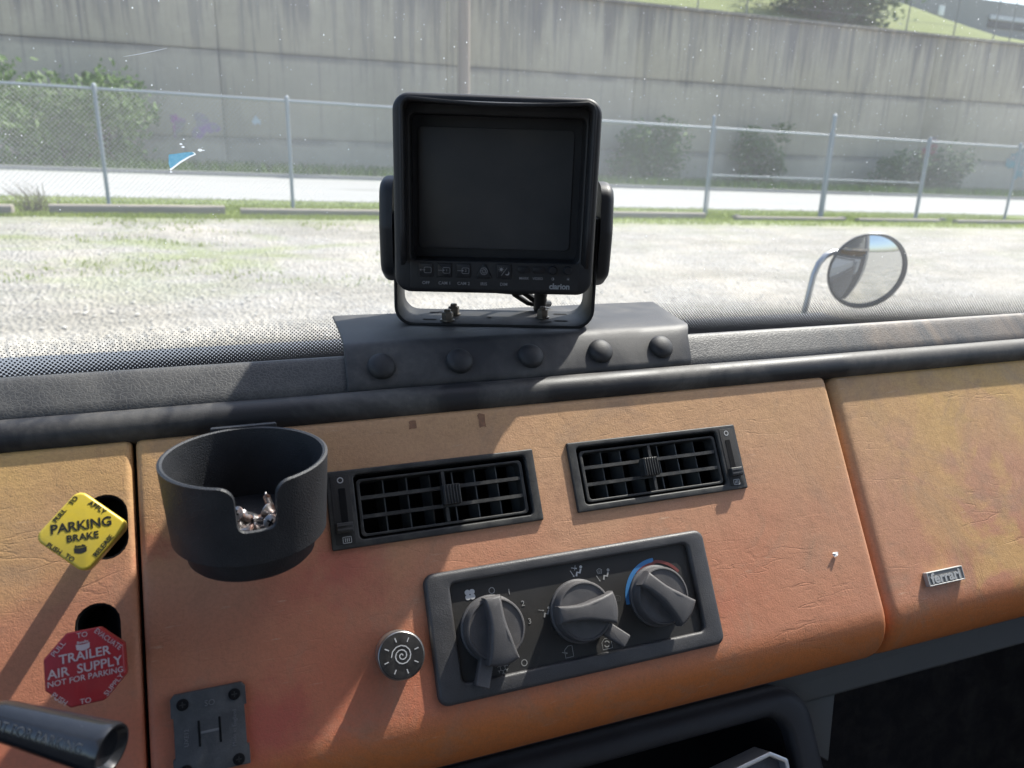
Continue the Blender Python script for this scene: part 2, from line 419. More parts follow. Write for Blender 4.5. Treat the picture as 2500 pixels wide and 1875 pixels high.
# ------------------------------------------------------------------ the ground outside
def zg(x, y):
    k = max(0.0, min(1.0, (y - 1.5) / 10.5)); k = k * k * (3 - 2 * k) * 0.35 + k * 0.65
    return (1.09 - 0.0148 * max(-60, min(60, x))) * k
def ground():
    t = NT('gravel_ground'); v = t.co('World')
    peb = t.vor(v, 26, 'F1', 'Color'); g = t.sep(peb)[0]; x_, y_, z_ = t.sep(v)
    c = t.mix(g, (0.235, 0.226, 0.205), (0.335, 0.325, 0.30))
    c = t.mix(t.ramp(t.noise(v, 0.9, 5, 0.65), 0.45, 0.7, 0, 0.6), c, (0.45, 0.41, 0.34))
    c = t.mix(t.ramp(t.noise(v, 5, 4, 0.7), 0.45, 0.7, 0, 0.6), c, (0.25, 0.23, 0.195))
    c = t.mix(t.ramp(t.noise(t.mapv(v, (0.3, 1.3, 1), (0, 0, 0), (0, 0, 0.12)), 1.5, 5, 0.65), 0.46, 0.64, 0, 0.6), c, (0.185, 0.175, 0.145))
    x, y, z = t.sep(v)
    weed = t.noise(t.mapv(v, (0.55, 1.5, 1)), 0.8, 7, 0.72, 0.3)
    weed = t.math('MULTIPLY', t.ramp(weed, 0.50, 0.62), t.ramp(x, 3.2, 1.8, 0.25, 1))
    weed = t.math('MULTIPLY', weed, t.ramp(y, 7.5, 9.5))
    edge = t.ramp(t.math('ADD', y, t.math('MULTIPLY', t.noise(v, 1.3, 5, 0.7), 1.6)), 12.3, 13.5)
    gf = t.math('MAXIMUM', t.math('MULTIPLY', weed, 0.52), t.math('MULTIPLY', edge, 0.93))
    gcol = t.mix(t.noise(v, 8, 4, 0.7), (0.11, 0.17, 0.035), (0.25, 0.29, 0.085))
    c = t.mix(gf, c, gcol)
    return t.set(c, 0.9, t.bump(t.vor(v, 24), 0.9, 0.03, t.bump(t.noise(v, 5, 4), 0.6, 0.05)), 0, 0.2)
M_ground = ground()
mb = MB(); xs = [-400, -120, -60] + [-30 + 2 * i for i in range(46)] + [90, 160, 500]; ys = [-300, -80, -20, -6, 0] + [1 + 0.75 * i for i in range(22)] + [19, 24, 29, 31.4]
for y in ys:
    for x in xs: mb.v.append((x, y, zg(x, y) + (0.03 * noise.noise(Vector((x * .4, y * .6, 0))) if 2 < y < 13 else 0)))
nx = len(xs)
for j in range(len(ys) - 1):
    for i in range(nx - 1): mb.f.append((j * nx + i, j * nx + i + 1, (j + 1) * nx + i + 1, (j + 1) * nx + i))
tag(obj('ground', mb, M_ground), 'pale gravel lot with thin green weeds in front of the fence', 'ground', kind='structure')

mb = MB(); r8 = random.Random(8)
for _ in range(7000):
    y = 4.5 + 8.2 * r8.random() ** 1.3; x = r8.uniform(-0.75 * y - 1, 1.25 * y + 1.5); q = r8.choice((0.008, 0.010, 0.013, 0.016, 0.024)); z = zg(x, y) + 0.004
    a = r8.uniform(0, 3.1); c_, s_ = math.cos(a), math.sin(a); qx, qy, qz = q * r8.uniform(.8, 1.5), q * r8.uniform(.7, 1.1), q * r8.uniform(.3, .55)
    P = [(x + dx * qx * c_ - dy * qy * s_, y + dx * qx * s_ + dy * qy * c_, z + dz * qz) for dx, dy, dz in ((1, 0, 0), (0.1, 1, 0.1), (-1, .2, 0), (-.1, -1, 0.1), (.2, .1, 1))]
    mb.add(P, [(0, 1, 4), (1, 2, 4), (2, 3, 4), (3, 0, 4)])
t = NT('loose_stone'); v = t.co('World'); t.set(t.mix(t.noise(v, 23, 2), (0.30, 0.285, 0.25), (0.55, 0.535, 0.49)), 0.9)
tag(obj('gravel', mb, t.m, None, 0), 'loose pale stones scattered over the gravel lot', 'gravel', kind='stuff')
def road():
    t = NT('pale_road_concrete'); v = t.co('World')
    c = t.mix(t.noise(t.mapv(v, (0.15, 1, 1)), 1.6, 5, 0.6), (0.27, 0.27, 0.264), (0.35, 0.35, 0.34))
    x, y, z = t.sep(v)
    d = t.n('ShaderNodeVectorMath', operation='DISTANCE'); t.l(t.mapv(v, (0.45, 1, 0)), d.inputs[0]); d.inputs[1].default_value = (0.45 * 3.4, 20.6, 0)
    c = t.mix(t.ramp(t.math('ADD', d.outputs['Value'], t.math('MULTIPLY', t.noise(v, 3, 4), 0.5)), 0.75, 0.35, 0, 0.6), c, (0.14, 0.14, 0.13))
    return t.set(c, 0.85, t.bump(t.noise(v, 30, 4), 0.3, 0.01), 0, 0.3)
mb = MB()
rx = [-120, -60, -30, -10, 0, 10, 20, 30, 45, 60, 120]
for y, dz in ((16.0, 0.012), (26.6, 0.012)):
    for x in rx: mb.v.append((x, y, zg(x, y) + dz))
for i in range(len(rx) - 1): mb.f.append((i, i + 1, len(rx) + i + 1, len(rx) + i))
tag(obj('road', mb, road()), 'pale concrete road running along behind the chain-link fence', 'road', kind='structure')
# a low kerb between the road and the planted verge
mb = MB()
for y, dz in ((26.58, 0.02), (26.6, 0.14), (26.74, 0.145), (26.78, 0.02)):
    for x in rx: mb.v.append((x, y, zg(x, y) + dz))
for r in range(3):
    for i in range(len(rx) - 1): mb.f.append((r * len(rx) + i, r * len(rx) + i + 1, (r + 1) * len(rx) + i + 1, (r + 1) * len(rx) + i))
tag(obj('kerb', mb, plain('kerb_concrete', (0.30, 0.29, 0.27), 0.9)), 'low concrete kerb along the far side of the road', 'kerb', kind='structure')

def foliage(name, a, b):
    t = NT(name); v = t.co('World')
    c = t.mix(t.noise(v, 2.2, 3, 0.6), a, b)
    t.set(c, 0.6, None, 0, 0.3)
    tr = t.n('ShaderNodeBsdfTranslucent'); mx = t.n('ShaderNodeMixShader'); mx.inputs[0].default_value = 0.35
    t.l(c, tr.inputs[0]); t.l(t.b.outputs[0], mx.inputs[1]); t.l(tr.outputs[0], mx.inputs[2]); t.l(mx.outputs[0], t.out.inputs[0])
    return t.m
M_grass = foliage('pale_grass', (0.17, 0.24, 0.05), (0.32, 0.36, 0.11))  # lighter yellow-green than the verge grass
M_grassd = foliage('verge_grass', (0.04, 0.09, 0.02), (0.10, 0.16, 0.035))
M_leaf = foliage('bush_leaves', (0.055, 0.118, 0.03), (0.145, 0.225, 0.055))
M_leafd = foliage('dark_tree_leaves', (0.045, 0.10, 0.04), (0.11, 0.18, 0.065))
M_bark = plain('bark', (0.10, 0.075, 0.055), 0.9)
def grass(name, n, spot, hmin, hmax, mat, label):
    mb = MB(); rnd = random.Random(3)
    for _ in range(n):
        p = spot(rnd)
        if p is None: continue
        x, y = p; z = zg(x, y) if y < 31.4 else p[2] if len(p) > 2 else zg(x, y)
        for b in range(4):
            a = rnd.uniform(0, 6.28); h = rnd.uniform(hmin, hmax); wd = h * 0.09 + 0.004; ln = rnd.uniform(0.1, 0.6) * h
            ox, oy = rnd.uniform(-.08, .08), rnd.uniform(-.08, .08)
            dx, dy = math.cos(a), math.sin(a)
            mb.add([(x + ox - dy * wd, y + oy + dx * wd, z), (x + ox + dy * wd, y + oy - dx * wd, z), (x + ox + dx * ln, y + oy + dy * ln, z + h)], [(0, 1, 2)])
    o = obj(name, mb, mat, smooth=0); return tag(o, label, 'grass', kind='stuff')
def spot_near(r):
    k = r.random()
    if k < 0.76: return (r.uniform(-6, 20), min(16.2, max(12.1, r.gauss(13.9, 1.0))))
    if k < 0.88: return (r.uniform(-4, 3.2), r.uniform(12.1, 12.5))
    x, y = r.uniform(-5, 4), r.uniform(8.2, 12.5)
    return (x, y) if noise.noise(Vector((x * 0.55, y * 1.3, 2.1))) > 0.12 else None
grass('grass', 22000, spot_near, 0.015, 0.06, M_grass, 'thin green grass tufts growing along the fence and in the gravel')
grass('verge_grass', 7000, lambda r: (r.uniform(-16, 48), r.uniform(26.9, 31.3)), 0.12, 0.5, M_grassd, 'darker uncut grass on the verge below the concrete wall')

# ------------------------------------------------------------------ retaining wall
def wallmat():
    t = NT('streaked_wall_concrete'); v = t.co('World')
    x, y, z = t.sep(v)
    c = t.mix(t.noise(v, 0.55, 5, 0.6), (0.39, 0.345, 0.265), (0.50, 0.448, 0.352))
    c = t.mix(t.ramp(t.noise(v, 6, 4, 0.7), 0.5, 0.8, 0, 0.35), c, (0.24, 0.23, 0.215))
    c = t.mix(t.ramp(t.noise(v, 0.16, 6, 0.7, 0.5), 0.42, 0.62, 0, 0.55), c, (0.31, 0.283, 0.23))
    st = t.math('ADD', t.noise(t.mapv(v, (1, 1, 0.035)), 1.9, 6, 0.75, 0.25), t.ramp(t.noise(t.mapv(v, (1, 1, 0.3)), 0.22, 4, 0.6), 0.3, 0.7, -0.12, 0.10))
    reach = t.math('ADD', t.ramp(z, 8.3, 4.2, 0.15, -0.16), st)
    c = t.mix(t.ramp(reach, 0.53, 0.68, 0, 0.66), c, (0.135, 0.122, 0.125))
    st2 = t.noise(t.mapv(v, (1, 1, 0.05), (9, 0, 0)), 4.5, 4, 0.6)
    c = t.mix(t.ramp(t.math('ADD', t.ramp(z, 8.3, 1.5, 0.10, -0.08), st2), 0.54, 0.68, 0, 0.45), c, (0.17, 0.16, 0.165))
    # dirt that sits on the horizontal joints
    for zj in (5.35, 2.3):
        c = t.mix(t.math('MULTIPLY', t.ramp(t.math('ABSOLUTE', t.math('SUBTRACT', z, zj - 0.07)), 0.02, 0.22, 0.6, 0), t.ramp(t.noise(v, 0.8, 3), 0.3, 0.6)), c, (0.10, 0.095, 0.10))
    return t.set(c, 0.9, t.bump(t.noise(v, 14, 5, 0.65), 0.4, 0.02), 0, 0.2)
M_wall = wallmat()
wall = thing('retaining_wall', 'tall streaked grey concrete retaining wall across the whole background', 'wall', T(0, 31.5, 0))
mb = MB(); mb.box((20, 0.36, 4.45), (150, 0.5, 7.6)); obj('backing', mb, plain('joint_concrete', (0.13, 0.12, 0.105), 0.95), wall)
mb = MB(); mb.box((20, 0.26, 8.315), (150, 0.8, 0.11)); obj('coping', mb, M_wall, wall)
rows = ((0.2, 2.29), (2.31, 5.33), (5.36, 8.25)); pm = {}
for ci in range(-3, 9):
    for ri, (z0, z1) in enumerate(rows):
        if ri not in pm:
            m_ = MB(); m_.prism(rrect(-4.29, z0, 4.29, z1, 0.02, 1), 0, 0.14, 0.02, 2)
            m_.xform(Matrix.Rotation(R_(90), 4, 'X')); p = obj('panel', m_, M_wall, wall); pm[ri] = p
        else: p = pm[ri].copy(); col.objects.link(p)
        p.location = (4.3 + ci * 8.6 - 0.0, 0.14 + 0.012 * random.uniform(-1, 1), 0)
# spray paint on the wall
def blot(name, x, z, wd, ht, c, label, seed):
    r = random.Random(seed); pts = []
    for k in range(26):
        a = 2 * math.pi * k / 26; q = 0.65 + 0.35 * r.random() + 0.25 * math.sin(3 * a + seed)
        pts.append((x + wd * q * math.cos(a) / 2, z + ht * q * math.sin(a) / 2))
    m = MB(); m.v = [(a, 31.466, b) for a, b in pts]; m.f = [tuple(range(26))]
    t = NT(name); v = t.co('World')
    t.set(t.mix(t.ramp(t.noise(v, 3.0, 4, 0.7), 0.42, 0.58), c, (0.30, 0.28, 0.27)), 0.8)
    tag(obj(name, m, t.m, None, 0), label, 'graffiti')
blot('graffiti', -1.62, 2.72, 0.55, 0.85, (0.38, 0.16, 0.36), 'small pink graffiti patch on the wall, beside the big left bush', 1)
blot('graffiti', -0.72, 2.68, 0.95, 0.95, (0.30, 0.18, 0.38), 'wider purple graffiti patch on the wall at its left joint', 2)
blot('graffiti', 1.15, 2.95, 0.35, 0.35, (0.42, 0.50, 0.56), 'tiny pale blue graffiti dot on the wall near the second post', 3)
blot('graffiti', 35.2, 2.75, 1.7, 1.3, (0.30, 0.09, 0.08), 'red graffiti patch low on the wall above the right bushes', 4)
blot('graffiti', 41.9, 2.3, 1.9, 1.7, (0.10, 0.30, 0.34), 'teal graffiti patch at the far right end of the wall', 5)

# slope, upper road wall and greenery above the wall
hx = [-40, 10, 20, 28, 36, 40, 42.6, 43.6, 44.6, 47, 50, 54, 58, 64, 80, 140]
def ztop(x): return 13.6 if x < 42 else (13.6 - (x - 42) * 0.66 if x < 44.6 else max(10.5, 11.88 - (x - 44.6) * 0.05))
mb = MB(); n = len(hx)
for k in range(7):
    f = k / 6
    for x in hx: mb.v.append((x, 31.95 + f * 13.4, 8.2 + f * (ztop(x) - 8.2) + 0.12 * noise.noise(Vector((x * .3, f * 9, 1)))))
for k in range(6):
    for i in range(n - 1): mb.f.append((k * n + i, k * n + i + 1, (k + 1) * n + i + 1, (k + 1) * n + i))
def slopemat():
    t = NT('grassy_slope'); v = t.co('World')
    c = t.mix(t.noise(v, 1.1, 5, 0.7), (0.10, 0.13, 0.045), (0.19, 0.21, 0.085))
    return t.set(c, 0.9, t.bump(t.noise(v, 6, 4), 0.8, 0.15), 0, 0.1)
tag(obj('embankment', mb, slopemat()), 'bright grassy bank rising behind the top of the wall', 'hill', kind='structure')
para = thing('upper_barrier_wall', 'grey concrete road barrier above the grassy bank at top right', 'wall', T(0, 45.6, 0))
mb = MB(); mb.box((90, 0, 11.5), (104, 0.5, 4.45)); obj('barrier', mb, plain('barrier_concrete', (0.27, 0.27, 0.265), 0.9), para)
mb = MB(); mb.box((99, -0.32, 12.62), (90, 0.12, 0.30)); obj('guard_rail', mb, plain('galvanised_rail', (0.46, 0.47, 0.48), 0.5, 0.3), para)
mb = MB(); mb.box((99, -0.29, 12.15), (90, 0.06, 0.45)); obj('rail_shade_strip', mb, plain('rail_shade_dark', (0.10, 0.10, 0.105), 0.9), para)  # dark strip that puts the shade under the rail in as colour
uf = thing('upper_fence', 'thin dark fence posts standing along the top of the wall', 'fence', T(0, 31.75, 0))
for x in (20.2, 22.8, 32.4, 35.6, 38.4, 39.6, 44.0):
    m_ = MB(); m_.tube([(x, 0, 8.3), (x + 0.03, 0, 10.6)], 0.035, 6); obj('post', m_, plain('dull_post_steel', (0.16, 0.17, 0.165), 0.7), uf)
mb = MB()
for k in range(3): mb.tube([(10, 0, 8.9 + 0.8 * k), (60, 0, 8.9 + 0.8 * k)], 0.008, 4)
obj('wire', mb, plain('fence_wire', (0.2, 0.2, 0.2), 0.6), uf)
sgn = thing('small_white_sign', 'small white box sign beside the upper road, top right', 'sign', T(48.4, 44.6, 11.6))
mb = MB(); mb.prism(rrect(-0.25, 0.55, 0.25, 1.2, 0.05, 3), 0, 0.1, 0.02); mb.xform(Matrix.Rotation(R_(90), 4, 'X')); obj('panel', mb, M_white, sgn)
mb = MB(); mb.tube([(0, 0.05, -1), (0, 0.05, 0.6)], 0.04, 6); obj('post', mb, M_bark, sgn)

def bush(name, label, cx, cy_, z0, rx_, ry, h, n, leaf, mat, cat='bush', group=None, seed=0, trunk=True, base=0.0, ncl=16):
    r = random.Random(seed); root = thing(name, label, cat, T(cx, cy_, z0), group)
    cl = [(r.uniform(-.75, .75) * rx_, r.uniform(-.7, .7) * ry, base + h * r.uniform(0.15, 0.86), r.uniform(0.22, 0.45) * min(rx_, h)) for _ in range(ncl)]
    m = MB()
    for _ in range(n):
        x, y, z, q = r.choice(cl)
        d = Vector((r.gauss(0, 1), r.gauss(0, 1), r.gauss(0, 1))).normalized() * q * (0.35 + 0.75 * r.random() ** 0.7) * (1.45 if r.random() < 0.10 else 1)
        p = Vector((x, y, z)) + d
        if p.z < 0.03: p.z = r.uniform(0.03, 0.4)
        a = Vector((r.gauss(0, 1), r.gauss(0, 1), r.gauss(0, 1))).normalized(); b = a.orthogonal().normalized()
        s = leaf * r.uniform(0.6, 1.4)
        m.add([p - a * s, p + b * s * 0.5, p + a * s, p - b * s * 0.5], [(0, 1, 2, 3)])
    obj('crown', m, mat, root, 0)
    if trunk:
        m = MB()
        for k in range(5):
            x, y, z, q = cl[k]
            m.tube([(x * 0.15, y * 0.15, -0.05), (x * 0.5, y * 0.5, z * 0.5), (x, y, z)], [0.05 * h / 3, 0.035 * h / 3, 0.012], 6)
        obj('trunk', m, M_bark, root)
    return root
bush('roadside_bush', 'large dark green bush at far left behind the fence', -4.9, 28.6, 1.05, 2.45, 1.3, 2.85, 6500, 0.11, M_leaf, 'bush', 'bushes below the wall', 11)
bush('roadside_bush', 'tall light sprigs rising behind the big left bush', -3.9, 30.2, 1.05, 1.0, 0.5, 3.9, 700, 0.11, M_leaf, 'bush', 'bushes below the wall', 12)
bush('roadside_bush', 'rounded green bush just right of the monitor', 17.4, 30.2, 0.85, 1.9, 0.8, 2.6, 2600, 0.13, M_leaf, 'bush', 'bushes below the wall', 13)
bush('roadside_bush', 'narrow bush against the wall behind the gate', 23.9, 30.8, 0.8, 1.6, 0.5, 3.0, 1700, 0.12, M_leaf, 'bush', 'bushes below the wall', 14)
bush('roadside_bush', 'low dark bush behind the right end of the gate', 31.2, 29.9, 0.7, 1.5, 0.8, 1.9, 1500, 0.12, M_leafd, 'bush', 'bushes below the wall', 15)
bush('roadside_bush', 'low dark bush under the red graffiti at right', 34.6, 29.9, 0.65, 1.8, 0.8, 2.0, 1800, 0.12, M_leafd, 'bush', 'bushes below the wall', 16)
bush('wall_top_tree', 'dense dark green tree growing on top of the wall', 29.4, 34.0, 8.6, 4.0, 1.5, 5.2, 17000, 0.18, M_leafd, 'tree', None, 17, True, 0.0, 34)

pole = thing('utility_pole', 'weathered brown wooden pole in front of the wall behind the monitor', 'pole', T(8.85, 30.0, 0.95))
def polemat():
    t = NT('weathered_pole_wood'); v = t.co()
    return t.set(t.mix(t.noise(t.mapv(v, (9, 9, 0.4)), 2.2, 5), (0.22, 0.175, 0.14), (0.33, 0.28, 0.235)), 0.9, t.bump(t.noise(t.mapv(v, (9, 9, 0.4)), 4, 4), 0.5, 0.02))
mb = MB(); mb.tube([(0.05, 0, -0.3), (0.02, 0, 4), (0, 0, 11)], [0.27, 0.24, 0.19], 16); obj('shaft', mb, polemat(), pole)

# ------------------------------------------------------------------ chain-link fence and gate
M_galv = plain('galvanised_steel', (0.30, 0.33, 0.36), 0.6, 0.2)
M_wire = plain('chain_link_wire', (0.34, 0.36, 0.37), 0.55, 0.3)
FY = 14.1
def fence_run(root, x0, x1, rails):
    t0, t1 = 1.83, 1.83
    for hgt in rails:
        m = MB(); m.tube([(x0, 0, zg(x0, FY) + hgt), (x1, 0, zg(x1, FY) + hgt)], 0.024 if hgt > 1.5 else 0.017, 8); obj('rail', m, M_galv, root)
    m = MB(); p = 0.078; k = int((x1 - x0) / p)
    def z(x, h): return zg(x, FY) + h
    for s in (-1, 1):
        for i in range(-24, k + 24):
            xa = x0 + i * p; xb = xa + s * 1.74; a, b = (xa, 0.05), (xb, 1.79)
            if s < 0: pass
            lo, hi = 0.0, 1.0
            for lim, sg in ((x0, 1), (x1, -1)):
                da = (a[0] - lim) * sg; db = (b[0] - lim) * sg
                if da < 0 and db < 0: lo = 2; break
                if da < 0: lo = max(lo, da / (da - db))
                elif db < 0: hi = min(hi, da / (da - db))
            if lo >= hi: continue
            pts = []
            for f in (lo, hi):
                x = a[0] + (b[0] - a[0]) * f; h = a[1] + (b[1] - a[1]) * f; pts.append((x, 0.02 + 0.004 * s, z(x, h)))
            m.tube(pts, 0.0030, 3, False)
    o = obj('wire_mesh', m, M_wire, root, 0); o['kind'] = 'stuff'
def fpost(root, x, h, r=0.032, cap=True):
    m = MB(); m.lathe([(r, -0.1), (r, h), (r * 1.15, h), (r * 1.15, h + 0.02), (r * 0.6, h + 0.05), (0.003, h + 0.06)], 12, org=(x, -0.03, zg(x, FY))); obj('post', m, M_galv, root)
f1 = thing('chain_link_fence', 'galvanised chain-link fence on the left, running behind the monitor', 'fence', T(0, FY, 0), 'chain-link fence sections')
fence_run(f1, -8.0, 9.62, (1.80,))
for x in (-7.9, -4.8, -1.88, 1.03, 3.95, 6.8, 9.60): fpost(f1, x, 1.83 if x < 9 else 2.0)
g1 = thing('chain_link_gate', 'chain-link gate leaf with a middle rail, nearer the monitor', 'gate', T(0, FY, 0), 'gate leaves in the fence')
fence_run(g1, 9.66, 12.70, (1.80, 0.85))
for x in (9.67, 12.69): fpost(g1, x, 1.80, 0.014)
g2 = thing('chain_link_gate', 'chain-link gate leaf with a middle rail, farther right', 'gate', T(0, FY, 0), 'gate leaves in the fence')
fence_run(g2, 12.82, 15.6, (1.80, 0.85))
for x in (12.82, 15.61): fpost(g2, x, 1.80, 0.014)
f2 = thing('chain_link_fence', 'galvanised chain-link fence to the right of the gate', 'fence', T(0, FY, 0), 'chain-link fence sections')
fence_run(f2, 15.68, 30.0, (1.80,))
for x in (15.68, 18.7, 21.8, 24.9, 28.0): fpost(f2, x, 1.85)
gp = thing('gate_post', 'tall galvanised post between the two gate leaves', 'post', T(0, FY, 0)); fpost(gp, 12.75, 2.2, 0.042)

# ------------------------------------------------------------------ timbers along the lot's edge
def logmat():
    t = NT('grey_weathered_timber'); v = t.co()
    return t.set(t.mix(t.noise(t.mapv(v, (0.5, 6, 6)), 4, 5, 0.7), (0.17, 0.15, 0.125), (0.32, 0.29, 0.245)), 0.9, t.bump(t.noise(t.mapv(v, (0.5, 7, 7)), 9, 4), 0.7, 0.02))
M_log = logmat()
for (xa, ya, xb, yb, wd, ht, label) in (
    (-2.44, 12.5, -0.10, 12.75, 0.18, 0.15, 'thick grey timber lying on the grass left of the monitor'),
    (0.13, 12.8, 2.6, 12.95, 0.16, 0.11, 'thin low timber lying just left of the monitor'),
    (-4.9, 12.3, -2.84, 12.3, 0.18, 0.15, 'pale timber cut by the left picture edge'),
    (6.6, 13.2, 9.1, 13.35, 0.16, 0.13, 'grey timber right of the monitor, ending at the gate post'),
    (9.7, 13.1, 12.6, 13.2, 0.14, 0.09, 'long pale board under the first gate leaf'),
    (12.9, 13.1, 15.4, 13.2, 0.14, 0.09, 'long pale board under the second gate leaf'),
    (15.7, 13.0, 19.6, 13.1, 0.14, 0.10, 'long pale board at the far right below the fence')):
    L = math.hypot(xb - xa, yb - ya); m = MB()
    pr = round_poly([(-wd / 2, 0), (wd / 2, 0), (wd / 2, ht), (-wd / 2, ht)], 0.03, 3)
    m.prism([(a, b) for a, b in pr], 0, L, 0.01, 2)
    m.xform(Matrix(((0, 0, 1, 0), (1, 0, 0, 0), (0, 1, 0, 0), (0, 0, 0, 1))))
    za, zb = zg(xa, ya), zg(xb, yb)
    ex = Vector((xb - xa, yb - ya, zb - za)).normalized(); ey = Vector((-ex.y, ex.x, 0)).normalized(); ez = ex.cross(ey)
    o = obj('edging_timber', m, M_log); o.matrix_world = basis(ex, ey, ez, (xa, ya, za - 0.01))
    tag(o, label, 'timber', 'timbers edging the gravel lot')
for k, x in enumerate((10.1, 12.95, 16.0)):
    m = MB(); m.dome((0, 0, -0.02), 0.13, 0.10, 0, 10, 4); m.v = [(a * (1 + .25 * noise.noise(Vector((a * 9, b * 9, k)))), b, c) for a, b, c in m.v]
    o = obj('dark_stone', m, plain('stone', (0.12, 0.115, 0.10), 0.95)); o.location = (x, 13.6, zg(x, 13.6))
    tag(o, ('dark stone at the foot of the left gate post', 'dark stone at the foot of the middle gate post', 'dark stone at the foot of the right gate post')[k], 'stone', 'stones at the gate posts')
mb = MB(); r5 = random.Random(5)
for _ in range(60):
    x, y = r5.gauss(-2.66, 0.10), r5.gauss(12.75, 0.06)
    a = r5.uniform(0, 6.28); h = r5.uniform(0.1, 0.45)
    mb.tube([(x, y, zg(x, y)), (x + .1 * math.cos(a), y, zg(x, y) + h * .6), (x + .2 * math.cos(a) - .1, y + .1 * math.sin(a), zg(x, y) + h)], [0.006, 0.004, 0.002], 4, False)
tag(obj('dry_weed', mb, plain('dry_weed_stalks', (0.16, 0.14, 0.09), 0.9)), 'clump of dry weed stalks at the left end of the thick timber', 'weed')

# ------------------------------------------------------------------ the dash frame: x along the truck, y up the slope, z out of the slope
UX = Vector((1, 0, 0)); UU = Vector((0, 0.53233892, 0.84653132)); UN = Vector((0, -0.84653132, 0.53233892))
P0 = Vector((-0.06789852, 0.42375169, 1.94343754))
DM = basis(UX, UU, UN, P0)
def D(x, v, h=0.0, rot=0): return DM @ T(x / 1000, v / 1000, h / 1000) @ RZ(rot)

# dashboard: three leather covered panels, with real cut-outs
def profile(h0=0.0):
    pts = []
    for k in range(5):
        a = R_(90 * k / 4); pts.append((0.091 + 0.006 * math.cos(R_(0) + a), -0.006 + 0.006 * math.sin(a)))
    pts += [(0.086, 0), (0.06, 0), (0.0, 0), (-0.06, 0), (-0.088, 0)]
    for k in range(0, 13):
        a = R_(112 * k / 12); pts.append((-0.095 - 0.040 * math.sin(a), -0.040 + 0.040 * math.cos(a)))
    pts += [(-0.120, -0.066), (0.085, -0.066), (0.097, -0.05)]
    return [(v, h + h0) for v, h in pts]
def dash_panel(x0, x1, r0, r1, h0, cuts):
    pr = profile(h0); n = len(pr); m = MB(); rings = []
    for k in range(6): a = R_(90 * k / 5); rings.append((x0 + r0 * (1 - math.cos(R_(90) - (R_(90) - a)) if False else x0 * 0 + r0 * (1 - math.sin(a))), r0 * (1 - math.cos(a)), 'L', a))
    seq = []
    for k in range(6): a = R_(90 * k / 5); seq.append((x0 + r0 * (1 - math.cos(a)), r0 * (1 - math.sin(a))))
    seq += [(x0 + r0 + 0.004, 0), (x1 - r1 - 0.004, 0)]
    for k in range(6): a = R_(90 - 90 * k / 5); seq.append((x1 - r1 * (1 - math.cos(a)), r1 * (1 - math.sin(a))))
    for x, d in seq:
        q = inset(pr, -d) if False else inset(list(pr), d * (1 if area(pr) > 0 else -1))
        for v, h in q: m.v.append((x, v, h))
    for s in range(len(seq) - 1):
        for i in range(n):
            j = (i + 1) % n; m.f.append((s * n + i, s * n + j, (s + 1) * n + j, (s + 1) * n + i))
    m.f.append(tuple(range(n))); m.f.append(tuple(reversed([(len(seq) - 1) * n + i for i in range(n)])))
    o = obj('leather_panel', m, M_leather, dash, 0)
    bm = bmesh.new(); bm.from_mesh(o.data); bmesh.ops.recalc_face_normals(bm, faces=bm.faces); bm.to_mesh(o.data); bm.free()
    for poly, depth in cuts:
        c = MB(); c.prism(poly, -depth, 0.02); co = obj('cut', c, M_leather, dash, 0)
        md = o.modifiers.new('cut', 'BOOLEAN'); md.operation = 'DIFFERENCE'; md.object = co; md.solver = 'EXACT'
        bpy.context.view_layer.update()
        me = bpy.data.meshes.new_from_object(o.evaluated_get(bpy.context.evaluated_depsgraph_get()))
        o.modifiers.clear(); o.data = me; bpy.data.objects.remove(co)
    me = o.data
    me.polygons.foreach_set('use_smooth', [True] * len(me.polygons)); me.set_sharp_from_angle(angle=R_(30))
    return o
def area(p): return sum(p[i - 1][0] * p[i][1] - p[i][0] * p[i - 1][1] for i in range(len(p))) / 2
dash = thing('dashboard', 'worn orange leather covered dashboard filling the lower picture', 'dashboard', DM)
ys_ = stadium(-0.0155, 0.0455, 0.0235, 0.038); rs_ = stadium(-0.0215, -0.0155, 0.0235, 0.037)
V1 = (0.1835, 0.0373); V2 = (0.3545, 0.0385)
dash_panel(-0.70, -0.0004, 0.004, 0.004, 0.0, [(ys_, 0.03), (rs_, 0.03)])
def vcut(c, s): return rrect(c[0] - 0.058 - (0.012 if s > 0 else 0.008), c[1] - 0.0222, c[0] + 0.058 + (0.008 if s > 0 else 0.012), c[1] + 0.0222, 0.001, 1)
dash_panel(0.0018, 0.5290, 0.004, 0.005, 0.0, [(vcut(V1, 1), 0.04), (vcut(V2, -1), 0.04), (rrect(0.176, -0.088, 0.369, -0.0165, 0.002, 1), 0.03)])
dash_panel(0.5345, 1.35, 0.010, 0.004, -0.0035, [])
for poly, nm in ((ys_, 'knob_recess'), (rs_, 'knob_recess')):
    m = MB(); m.frame(inset(poly, 0.0002), inset(poly, 0.0012), -0.029, -0.0008); m.poly(inset(poly, 0.0011), -0.024); obj(nm, m, M_void, dash)
for x in (0.0007, 0.5317):
    m = MB(); m.box((x, 0.0, -0.030), (0.0065, 0.200, 0.040)); obj('seam_backing', m, M_void, dash)  # black filler added behind the seams to stop light leaking through
